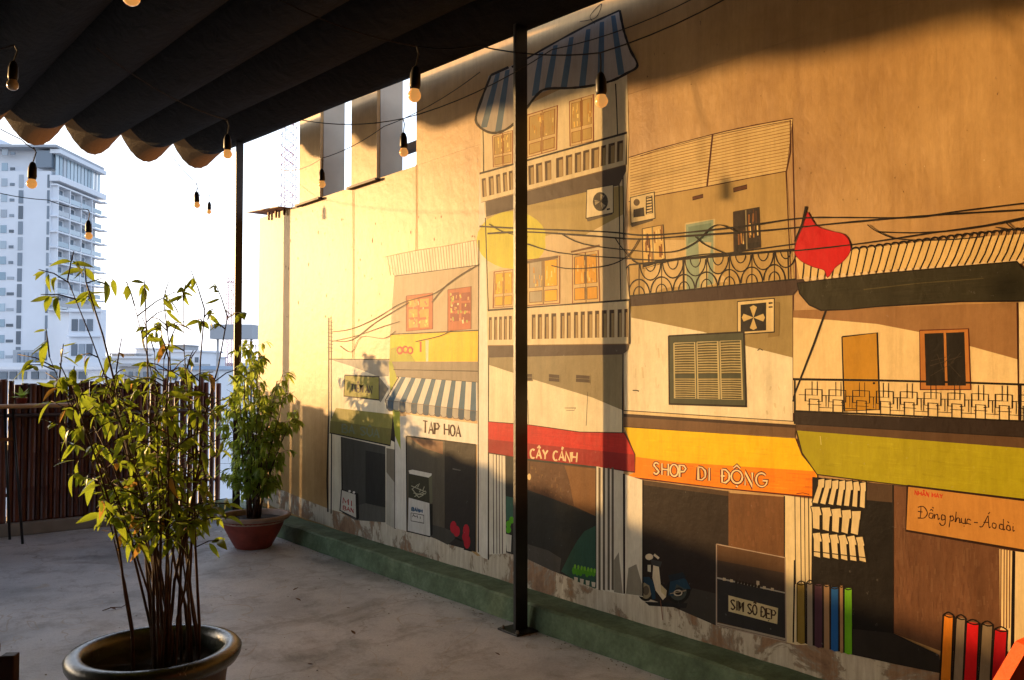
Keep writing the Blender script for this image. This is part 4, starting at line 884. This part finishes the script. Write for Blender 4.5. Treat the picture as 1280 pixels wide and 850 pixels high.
string('string light with an unlit socket under the canopy at far left', [at(-60, 70, 3.4), at(18, 56, 3.5)], [(18, 56, 3.5, False)])

# ================================================================== BAMBOO FENCE
fen = empty('bamboo_fence', (-.15, 9.5, .12)); tag(fen, 'dark brown bamboo cane fence along the end of the terrace', 'fence')
proto = []
for i in range(5):
    m = MB(); r0 = .026 + .004 * i; pts, rs = [], []; z = 0
    while z < 1.33:
        pts += [(0, 0, z), (0, 0, z + .015), (0, 0, z + .02)]; rs += [r0 * .97, r0 * 1.05, r0 * .97]; z += .24 + .03 * i
    pts.append((0, 0, 1.35)); rs.append(r0 * .93); m.tube(pts, rs, 10); o = m.build('bamboo_cane', M['bamboo'], fen, smooth=True); proto.append((o, r0))
x = 0; n = 0
while x > -8.9:
    o0, r0 = random.choice(proto); gp = random.choice([-.009, -.008, -.007, -.006, -.006, -.005, -.004, .004]) if x < -.7 else random.choice([0, .002, .012])
    h = random.uniform(.975, 1.02) if x < -.45 else random.uniform(.93, 1.06)
    o = inst('bamboo_cane', o0.data, fen, (x - r0, random.uniform(-.008, .008), 0), (random.uniform(-.004, .004), random.uniform(-.003, .003), random.random() * 6), (1, 1, h))
    x -= 2 * r0 + gp; n += 1
for o0, r0 in proto:
    bpy.data.objects.remove(o0)
for zz, yy in ((.25, .06), (1.02, -.05)):
    m = MB(); m.tube([(.05, yy, zz), (-4.4, yy, zz + .01), (-8.9, yy, zz)], .018, 8); m.build('rail', M['darkwood'], fen, smooth=True)
# parapet block at the far right end of the fence
# ---- bar table along the fence
bt = empty('bar_table', (-1.75, 9.02, 0)); tag(bt, 'narrow high bar table with thin metal legs against the bamboo fence', 'table')
m = MB(); m.tube([(0, 0, 1.25), (-2.5, 0, 1.25), (-5, 0, 1.25)], .021, 8); m.build('front_rail', M['rail'], bt, smooth=True)
m = MB(); m.box((-2.5, .17, 1.245), (5, .3, .022)); m.build('table_top', M['darkwood'], bt)
m = MB(); m.tube([(-.47, .0, .95), (-5, 0, .95)], .016, 8); m.build('foot_rail', M['wood'], bt, smooth=True)
for lx, ly, sx in ((-.5, .0, .10), (-.52, .30, .06), (-2.6, .0, .1), (-4.8, .0, .1)):
    m = MB(); m.tube([(lx, ly, 1.23), (lx + sx * .9, ly - .06, 0)], .012, 8); m.build('leg', M['black'], bt, smooth=True)

# ================================================================== PLANTS
def leaf_mesh(name, L, W_, mat, curl=.25, fold=.25):
    m = MB(); n = 5; vs_ = []
    for i in range(n + 1):
        t = i / n; wv = W_ * .5 * math.sin(math.pi * t ** .8) ** .9 if 0 < t < 1 else .0005
        z = -curl * L * t * t; vs_ += [(L * t, -wv, z + wv * fold), (L * t, 0, z), (L * t, wv, z + wv * fold)]
    fs = []
    for i in range(n):
        for a in (0, 1): fs.append((i * 3 + a, i * 3 + a + 1, i * 3 + 4 + a, i * 3 + 3 + a))
    m.add(vs_, fs); me = bpy.data.meshes.new(name); me.from_pydata(m.v, [], m.f); me.materials.append(mat); me.polygons.foreach_set('use_smooth', [True] * len(me.polygons)); me.update(); return me
def plant(root, stems, leafs, twigfn, maxleaf, soil_z, mat_stem):
    """stems: list of point lists (local); leaves along twigs; nearest maxleaf are parts, the rest one mesh"""
    spots = []
    for pts, r0 in stems:
        m = MB(); m.tube(pts, [r0 * (1 - .65 * i / (len(pts) - 1)) for i in range(len(pts))], 7)
        so = m.build('stem', mat_stem, root, smooth=True)
        spots += twigfn(pts, m, so)
    random.shuffle(spots)
    for k_, (p_, yaw, pit, roll, s_) in enumerate(spots):
        me = random.choice(leafs)
        if k_ < maxleaf: inst('leaf', me, root, p_, (roll, pit, yaw), s_)
    if len(spots) > maxleaf:
        m = MB()
        for p_, yaw, pit, roll, s_ in spots[maxleaf:]:
            me = random.choice(leafs); mt = Matrix.Translation(p_) @ Matrix.Rotation(yaw, 4, 'Z') @ Matrix.Rotation(pit, 4, 'Y') @ Matrix.Rotation(roll, 4, 'X') @ Matrix.Scale(s_, 4)
            m.add([mt @ v.co for v in me.vertices], [tuple(f_.vertices) for f_ in me.polygons])
        o = m.build('small_leaves', leafs[0].materials[0], root, smooth=True); o['kind'] = 'stuff'
    return len(spots)

# big pot in front
pc = at(194, 808, 3.42); PB = Vector((pc.x, pc.y, 0)); RIM = pc.z
g1 = empty('potted_plant', PB); tag(g1, 'large dark glazed pot of tall thin cane plant in the left foreground', 'potted plant')
m = MB(); Rr = .32
m.lathe([(.19, 0), (.205, .01), (.25, RIM * .4), (.27, RIM * .75), (.283, RIM - .055), (.293, RIM - .05)], 48); pt = m.build('pot', M['pot_side'], g1, smooth=True)
m = MB(); m.lathe([(.282, RIM - .065), (.312, RIM - .062), (Rr + .005, RIM - .04), (Rr + .008, RIM - .018), (Rr - .005, RIM - .003), (Rr - .03, RIM + .002), (Rr - .055, RIM - .005), (Rr - .062, RIM - .03), (Rr - .07, RIM - .10)], 56); m.build('rim', M['pot_dark'], pt, smooth=True)
m = MB(); vs_ = [(0, 0, RIM - .07)]; N1 = 40
for rr_ in (.08, .15, .21, .262):
    for k_ in range(N1): vs_.append((rr_ * math.cos(2 * math.pi * k_ / N1), rr_ * math.sin(2 * math.pi * k_ / N1), RIM - .085 + random.uniform(-.012, .014)))
fs = [(0, 1 + k_, 1 + (k_ + 1) % N1) for k_ in range(N1)] + [(1 + a * N1 + k_, 1 + (a + 1) * N1 + k_, 1 + (a + 1) * N1 + (k_ + 1) % N1, 1 + a * N1 + (k_ + 1) % N1) for a in range(3) for k_ in range(N1)]
m.add(vs_, fs); m.build('soil', M['soil'], pt, smooth=True)
leafA = [leaf_mesh('leaf_a', .092, .030, M['leafA'], .3), leaf_mesh('leaf_b', .08, .027, M['leafA'], .5), leaf_mesh('leaf_c', .065, .024, M['leafA'], .1), leaf_mesh('leaf_d', .078, .022, M['leafA'], -.25), leaf_mesh('leaf_e', .05, .02, M['leafA'], .3)]
leafA = leafA * 3 + [leaf_mesh('leaf_f', .07, .022, M['leafO'], .5), leaf_mesh('leaf_g', .055, .02, M['leafO'], .2)]
stems = []
for i in range(34):
    a = random.random() * 6.28; rb = random.uniform(.0, .13); b0 = Vector((rb * math.cos(a), rb * math.sin(a) * .7, 0)) + RT * .045
    sp = random.uniform(.05, 1.0); lean = RT * (random.uniform(-.38, .17)) + FW * random.uniform(-.25, .25)
    h = random.choice([random.uniform(.7, 1.1), random.uniform(.9, 1.3), random.uniform(1.1, 1.55)])
    if abs(lean.dot(RT)) > .25: h *= .85
    pts = [b0 + Vector((0, 0, RIM - .09)) + lean * ((t / 7) ** 1.6) * h * .85 + Vector((0, 0, h * t / 7)) + Vector((random.uniform(-.006, .006), random.uniform(-.006, .006), 0)) * (t > 0) for t in range(8)]
    stems.append((pts, random.uniform(.004, .0085)))
def twA(pts, m, so):
    out = []; L = len(pts) - 1
    nt_ = random.randint(10, 13)
    for k_ in range(nt_):
        t = random.uniform(.30, 1.0) ** (.8 if len(out) % 2 else 1.3) if k_ else 1.0; i = min(L - 1, int(t * L)); p0 = pts[i].lerp(pts[i + 1], t * L - i)
        if p0.z < RIM + .36 + random.random() * .1: continue
        yaw = random.random() * 6.28; ln = random.uniform(.06, .17); d = Vector((math.cos(yaw), math.sin(yaw), random.uniform(.1, .7))).normalized()
        if t == 1.0: d = Vector((d.x * .4, d.y * .4, 1)).normalized()
        p1 = p0 + d * ln; tw = MB(); tw.tube([p0, p0.lerp(p1, .5) + Vector((0, 0, .01)), p1], [.003, .0024, .0016], 5)
        tw.build('twig', M['stem'], so, smooth=True)
        for j in range(random.randint(2, 5)):
            s_ = random.uniform(.3, 1); out.append((p0.lerp(p1, s_), yaw + random.uniform(-1.7, 1.7), random.uniform(-.3, 1.2), random.uniform(-.9, .9), random.uniform(.6, 1.2)))
    return out
nA = plant(g1, stems, leafA, twA, 300, RIM, M['stem'])

# terracotta pot at the far end
pc = at(317, 642, 7.75); PB = Vector((pc.x, pc.y, 0)); RIM2 = pc.z
g2 = empty('potted_plant', PB); tag(g2, 'wide terracotta bowl with a bushy shrub at the far end of the green kerb', 'potted plant')
m = MB(); m.lathe([(.15, 0), (.16, .008), (.205, RIM2 * .3), (.25, RIM2 * .6), (.275, RIM2 - .04), (.285, RIM2 - .035)], 40); pt = m.build('pot', M['pot_red'], g2, smooth=True)
m = MB(); m.lathe([(.275, RIM2 - .045), (.31, RIM2 - .04), (.325, RIM2 - .02), (.322, RIM2 - .004), (.30, RIM2), (.275, RIM2 - .01), (.268, RIM2 - .07)], 44); m.build('rim', M['pot_rim'], pt, smooth=True)
m = MB(); m.lathe([(.27, RIM2 - .05), (.18, RIM2 - .045), (.08, RIM2 - .035), (.001, RIM2 - .03)], 24); m.build('soil', M['soil'], pt, smooth=True)
leafB = [leaf_mesh('leaf_h', .10, .031, M['leafB'], .35), leaf_mesh('leaf_i', .085, .027, M['leafB'], .5)]
stems = []
for i in range(22):
    a = random.random() * 6.28; b0 = Vector((.05 * math.cos(a), .05 * math.sin(a), RIM2 - .05)); h = random.uniform(.8, 1.62); lean = RT * random.uniform(-.3, .34) + FW * random.uniform(-.3, .25)
    if h > 1.35: lean *= .35; lean -= RT * .06
    stems.append(([b0 + lean * (t / 6) ** 1.3 * 1.0 + Vector((0, 0, h * t / 6)) + Vector((random.uniform(-.012, .012), random.uniform(-.012, .012), 0)) for t in range(7)], random.uniform(.006, .011)))
def twB(pts, m, so):
    out = []; L = len(pts) - 1
    for k_ in range(14):
        t = random.uniform(.22, 1.0) if k_ else 1.0; i = min(L - 1, int(t * L)); p0 = pts[i].lerp(pts[i + 1], t * L - i); yaw = random.random() * 6.28
        ln = random.uniform(.06, .26) * (1.3 - .6 * t); d = Vector((math.cos(yaw), math.sin(yaw), random.uniform(.0, .6))).normalized(); p1 = p0 + d * ln
        tw = MB(); tw.tube([p0, p1], [.0025, .0015], 4); tw.build('twig', M['stem'], so)
        for j in range(random.randint(5, 8)):
            out.append((p0.lerp(p1, random.uniform(.25, 1)), yaw + random.uniform(-1.6, 1.6), random.uniform(-.1, 1.2), random.uniform(-.6, .6), random.uniform(.7, 1.15)))
    return out
nB = plant(g2, stems, leafB, twB, 300, RIM2, M['stem'])
print('leaves', nA, nB)

# climber behind the narrow wall opening
g4 = empty('climbing_plant', (.62, 6.02, 3.0)); tag(g4, 'dark climbing plant seen through the narrow opening of the wall', 'plant')
m = MB(); m.tube([(0, 0, -.2), (.02, .03, .3), (-.02, -.02, .8), (.03, .02, 1.4)], [.012, .01, .008, .005], 6); m.build('stem', M['stem'], g4)
for i in range(34):
    z = random.uniform(.1, 1.35); inst('leaf', leafA[i % 3], g4, (random.uniform(-.05, .05), random.uniform(-.1, .1), z), (random.uniform(-.6, .6), random.uniform(-.4, 1), random.random() * 6.3), random.uniform(.9, 1.5))
# small pot on the bar table
g3 = empty('small_potted_plant', at(27, 500, 8.05)); 
g3.location.z = 1.26; tag(g3, 'tiny potted plant standing on the bar table by the fence', 'potted plant')
m = MB(); m.lathe([(.001, 0), (.035, 0), (.05, .06), (.055, .062), (.05, .055), (.001, .05)], 16); m.build('pot', M['pot_red'], g3, smooth=True)
for i in range(16):
    inst('leaf', leafB[i % 2], g3, (0, 0, .06), (0, random.uniform(-1.3, -.3), i * .39 + random.random() * .2), random.uniform(.7, 1.3))

# fallen leaves on the floor
fall = leaf_mesh('fallen_leaf', .05, .022, M['dry'], -.25, .5)
LV = ['dry leaf beside the twig behind the large dark pot', 'dry leaf nearest the terracotta bowl on its camera side', 'dry leaf on open floor between terracotta bowl and kerb', 'dry leaf in the middle of the floor right of the cane plant', 'dry leaf midway between the large pot and the steel post', 'dry leaf lowest in the middle of the floor', 'dry leaf just left of the large dark pot', 'dry leaf in front of the steel post base', 'dry leaf left of the steel post base near the kerb', 'dry leaf by the kerb below the painted grocery', 'dry leaf on open floor just right of the cane plant foliage', 'dry leaf to the right of the large dark pot rim']
for i, (a, b_) in enumerate([(145, 762), (355, 711), (425, 719), (376, 751), (438, 760), (444, 793), (86, 852), (625, 819), (605, 768), (462, 737), (366, 738), (392, 830)]):
    p_ = onfloor(a, b_, .004); o = inst('fallen_leaf', fall, None, p_, (0, -.05, random.random() * 6), random.uniform(.6, 1.0))
    tag(o, LV[i], 'leaf', 'dry leaves scattered on the floor')
tw = MB(); tw.tube([(0, 0, .004), (.06, .01, .012), (.12, 0, .006), (.16, .03, .014)], .003, 5); o = tw.build('twig', M['stem'], None, loc=onfloor(128, 764)); tag(o, 'thin dry twig on the floor behind the large pot', 'twig')

gm = MB(); rg = random.Random(3)
for i in range(420):
    if rg.random() < .6: x_, y_ = -.235 - abs(rg.gauss(0, .05)), rg.uniform(1, 8.8)
    else: x_, y_ = rg.uniform(-3.4, -.3), rg.uniform(1.6, 9.2)
    s_ = rg.uniform(.0015, .005); gm.box((x_, y_, s_ * .4), (s_ * 2, s_ * 1.4, s_), rz=rg.random() * 6)
gr_ = gm.build('grit', M['concrete']); gr_['kind'] = 'stuff'; gr_['label'] = 'loose grit crumbs on the floor along the kerb'
# wooden stool corner, lower left
ws = empty('wooden_stool', onfloor(-18, 905) ); tag(ws, 'corner of a rough wooden stool at the lower left edge', 'stool')
ws.rotation_euler = (0, 0, -YAW + .12)
q = at(-34, 822, 2.75); ws.location = (q.x, q.y, 0); H = q.z
for i in range(3):
    m = MB(); m.box((-.13 + i * .085 - .06, 0, H - .015), (.078, .3, .03)); bevel(m.build('seat_plank', M['wood'], ws), .004)
for sx in (-.22, .06):
    for sy in (-.12, .12):
        m = MB(); m.box((sx, sy, (H - .03) / 2), (.045, .045, H - .03)); bevel(m.build('leg', M['darkwood'], ws), .004)
for sy in (-.125, .125):
    m = MB(); m.box((-.08, sy, H - .07), (.28, .022, .06)); m.build('apron', M['darkwood'], ws)

# orange chair back, lower right corner
oc = empty('orange_chair', (0, 0, 0)); tag(oc, 'bright orange fabric chair back poking into the lower right corner', 'chair')
c0 = at(1310, 905, 1.35); oc.location = (c0.x, c0.y, 0)
oc.rotation_euler = (0, 0, -YAW + .1); H = c0.z
m = MB(); n = 14
prof = [(-.16, -.30), (-.135, -.1), (-.09, .03), (-.03, .12), (.06, .155), (.2, .16), (.3, .12), (.36, .0), (.4, -.3)]
vs_ = []
for dz_ in (0, .03):
    for a, b_ in prof: vs_.append((a, dz_, H + b_))
    for a, b_ in prof: vs_.append((a, dz_, H - .32))
K = len(prof); fs = []
for i in range(K - 1):
    fs += [(i, i + 1, K + i + 1, K + i), (2 * K + i + 1, 2 * K + i, 3 * K + i, 3 * K + i + 1), (i, 2 * K + i, 2 * K + i + 1, i + 1)]
fs += [(0, K, 3 * K, 2 * K), (K - 1, 3 * K - 1, 4 * K - 1, 2 * K - 1)]
m.add(vs_, fs); m.build('backrest', M['orange'], oc)
m = MB(); m.box((.12, .25, H - .36), (.5, .5, .05)); bevel(m.build('seat', M['orange'], oc), .015)
for sx in (-.1, .34):
    for sy in (.03, .46):
        m = MB(); m.tube([(sx, sy, 0), (sx, sy, H - .36)], .014, 8); m.build('leg', M['black'], oc)

# ================================================================== BEYOND THE TERRACE
def city(name, label, cat='building', group=None):
    e = empty(name, (CAM.x, CAM.y, 0), -YAW); tag(e, label, cat, group); return e
def L(px, Z): return (px - 640) / FPX * Z
def Hh(py, Z): return CAM.z + (460 - py) / FPX * Z
ht = city('apartment_tower', 'tall white balcony tower rising beyond the fence at the left')
Z0 = 165.; xc = L(66, Z0) - 1.0; xr = xc; Z1 = 183.; top = Hh(212, Z0); fh = 3.01; bot = -26
m = MB(); m.box(((xc - 46) / 1 + 23 - .2, Z0 + 12, (top + bot) / 2), (46, 24, top - bot)); 
m = MB(); m.box((xc - 23, Z0 + 9, (top + bot) / 2), (46, 18, top - bot)); m.build('wall', M['bwhite'], ht)
m = MB(); m.box((xc - 12, Z0 + 9.4, top + 2.2), (24, 15, 4.4)); m.box((xc - 24, Z0 + 9, top + 6), (18, 12, 5)); pw = m.build('penthouse', M['bwhite'], ht)
m = MB(); m.box((xc - 11.5, Z0 + 8.7, top + 4.65), (26, 19.5, .5)); m.build('roof_slab', M['bgrey'], ht)
for (a, b_) in ((41, 61),):
    m = MB(); m.box(((L(a, Z0) + L(b_, Z0)) / 2, Z0 + .6, top + 2.3), (L(b_, Z0) - L(a, Z0), 1.6, 3.2)); m.build('window', M['glass'], ht)
for px0, px1 in ((55.8, 58.6), (20, 25.5)):
    for i in range(12):
        z = top - 1.1 - i * fh
        m = MB(); m.box(((L(px0, Z0) + L(px1, Z0)) / 2, Z0 - .03, z - .9), (L(px1, Z0) - L(px0, Z0), .2, fh - .5)); m.build('window', M['glass'], ht)
for i in range(16):
    z = top + 5 - i * fh
    m = MB(); m.box((L(11.5, Z0), Z0 - .03, z - 1.6), (.85 if i < 8 else 1.3, .2, .55)); m.build('window', M['glass'], ht)
    m = MB(); m.box((L(1.5, Z0), Z0 - .03, z - 1.2), (1.1, .2, 1.5)); m.build('window', M['glass2'], ht)
# balconies on the receding side: floor slabs, glass doors, partition fins, glass balustrades
nfl = 8
for i in range(nfl + 1):
    z = top - 2.6 - i * fh
    m = MB(); m.box((xr + .6, (Z0 + Z1) / 2 + .2, z), (1.4, 18.4, .32)); m.build('balcony_slab', M['bwhite'], ht)
    m = MB(); m.box((xr + .9, Z1 + .8, z), (2.0, 1.4, .3)); m.build('balcony_slab', M['bwhite'], ht)
    if i < nfl:
        for j in range(4):
            zz = Z0 + .8 + j * 4.5
            m = MB(); m.box((xr + .02, zz + 2.0, z - fh / 2 - .05), (.12, 3.1, fh - .9)); m.build('balcony_door', M['glass'], ht)
            m = MB(); m.box((xr + 1.2, zz + 2.0, z - fh + .75), (.05, 3.9, .95)); m.build('balustrade', M['glass2'], ht)
            m = MB(); m.box((xr + .6, zz - .1, z - fh / 2), (1.25, .28, fh - .33)); m.build('fin', M['bwhite'], ht)
for j in range(13):
    m = MB(); m.box((xr + .7, Z0 + 1 + j * 1.4, top + 1.2), (.1, 1.05, 4.4)); m.build('window', M['glass2'], ht)
m = MB(); m.box((xr + .9, Z0 + 9.3, top - 1.4), (1.9, 19.2, 1.1)); m.box((xr + .9, Z0 + 9.3, top + 3.8), (1.9, 19.2, .8)); m.build('fascia', M['bwhite'], ht)
zb = Hh(378, Z0); m = MB(); m.box((xr + .5, Z0 + 9, zb), (1.6, 19, 1.1)); m.build('louvre_band', M['bgrey'], ht)
wg = Hh(386, 160.); m = MB(); m.box((L(105, 160.), 161.2, (wg + bot) / 2), (5.8, 2.4, wg - bot)); wgo = m.build('side_wing', M['bwhite'], ht)
for i in range(2):
    for j in range(3):
        m = MB(); m.box((L(93 + j * 9.5, 160.), 159.9, wg - 3.0 - i * 4.6), (1.05, .2, 2.2)); m.build('window', M['glass'], wgo)
    m = MB(); m.box((L(108, 160.), 159.6, wg - .4 - i * 4.6), (6.4, 1.2, .35)); m.build('balcony_slab', M['bwhite'], wgo)
m = MB(); m.box((L(36, 158.), 158, Hh(447, 158.)), (5.6, .4, 2.8)); wo = m.build('window_wall', M['bgrey'], ht)
for i in range(6):
    m = MB(); m.box((L(24.5 + i * 5, 158.), 157.7, Hh(447, 158.)), (.5, .2, 1.9)); m.build('window', M['glass'], wo)
m = MB(); m.box((L(60, 150.), 152, Hh(462, 150.) - 12), (30, 6, 26.4)); pd = m.build('podium', M['bwhite'], ht)
m = MB(); m.box((L(60, 148.), 148, Hh(460, 148.)), (24, .5, .5)); m.build('parapet', M['bwhite'], pd)
for a in (6, 18, 30, 45, 55, 68, 92, 104):
    m = MB(); m.box((L(a, 149.), 148.8, Hh(469, 149.)), (1.2, .3, 1.3)); m.build('window', M['glass'], pd)
# low roofs across the street
for i, (a, b_, yt, Z, mt, lb) in enumerate(((128, 200, 448, 120., 'bwhite', 'low white building behind the front plant'), (196, 250, 440, 140., 'bwhite', 'long white block beyond the fence with stepped roof'), (205, 268, 462, 70., 'blueroof', 'low building with a pale blue tin roof just above the fence'), (150, 215, 458, 90., 'bgrey', 'small grey building beside the white block'), (255, 300, 455, 200., 'bwhite', 'distant pale building left of the far post'), (140, 168, 443, 210., 'bgrey', 'far grey rooftop just right of the tower base'), (170, 190, 436, 260., 'bwhite', 'far narrow white block behind the front plant top'), (214, 232, 432, 240., 'bgrey', 'far grey block above the fence middle'), (236, 262, 447, 180., 'bwhite', 'far low white block left of the water tank'))):
    e = city('low_building', lb); m = MB(); m.box(((L(a, Z) + L(b_, Z)) / 2, Z + 5, (Hh(yt, Z) - 26) / 2), (L(b_, Z) - L(a, Z), 10, Hh(yt, Z) + 26)); m.build('wall', M['bwhite'] if mt != 'bgrey' else M['bgrey'], e)
    m = MB(); m.box(((L(a, Z) + L(b_, Z)) / 2, Z + 4.9, Hh(yt, Z) + .15), (L(b_, Z) - L(a, Z) + .8, 10.8, .3)); m.build('roof', M[mt], e)
    for j in range(int((b_ - a) / 9)):
        m = MB(); m.box((L(a + 5 + j * 9, Z), Z - .05, Hh(yt, Z) - Z * .009), (Z * .004, .2, Z * .006)); m.build('window', M['glass'], e)
# rooftop billboard / tank on a stand
e = city('water_tank', 'grey box tank on a thin stand seen beside the far post'); Z = 60.
m = MB(); m.box((L(293, Z), Z, Hh(415, Z)), (L(319, Z) - L(267, Z), 1.6, 1.0)); m.build('tank', M['bgrey'], e)
for a in (272, 314):
    m = MB(); m.tube([(L(a, Z), Z, Hh(424, Z)), (L(a, Z), Z, -26)], .09, 6); m.build('leg', M['bgrey'], e)
# lattice masts
def mast(label, px, y0, Z, wd, n, two=True):
    e = city('lattice_mast', label, 'mast'); xx = L(px, Z); h = Hh(y0, Z); leg = MB()
    for sx in (-1, 1):
        for sy in (-1, 1):
            m = MB(); m.tube([(xx + sx * wd, Z + sy * wd, -26), (xx + sx * wd * .7, Z + sy * wd * .7, h)], .055, 5); m.build('leg', M['white'] if n > 12 else M['red'], e)
    m = MB(); m2 = MB(); dz_ = (h - (1.6)) / n
    for i in range(n):
        z = 1.6 + i * dz_; mm = m if (i % 4 < 2 or n < 12) else m2
        for sy in (-1, 1):
            mm.tube([(xx - wd * .9, Z + sy * wd * .8, z), (xx + wd * .9, Z + sy * wd * .8, z + dz_)], .034, 4); mm.tube([(xx + wd * .9, Z + sy * wd * .8, z), (xx - wd * .9, Z + sy * wd * .8, z + dz_)], .034, 4); mm.tube([(xx - wd * .9, Z + sy * wd * .8, z), (xx + wd * .9, Z + sy * wd * .8, z)], .024, 4)
    m.build('red_bracing', M['red'], e)['kind'] = 'stuff'
    if m2.v: m2.build('white_bracing', M['white'], e)['kind'] = 'stuff'
    return e, xx, h
e, xx, h = mast('red and white lattice mast standing left of the wall pillars', 359, 130, 85., .75, 26)
e, xx, h = mast('thin faint lattice mast by the far post', 287, 345, 150., .6, 10)
m = MB(); m.tube([(xx - 6, 150, h - 1), (xx + 9, 150, h - 1)], .08, 5); m.build('boom', M['red'], e)
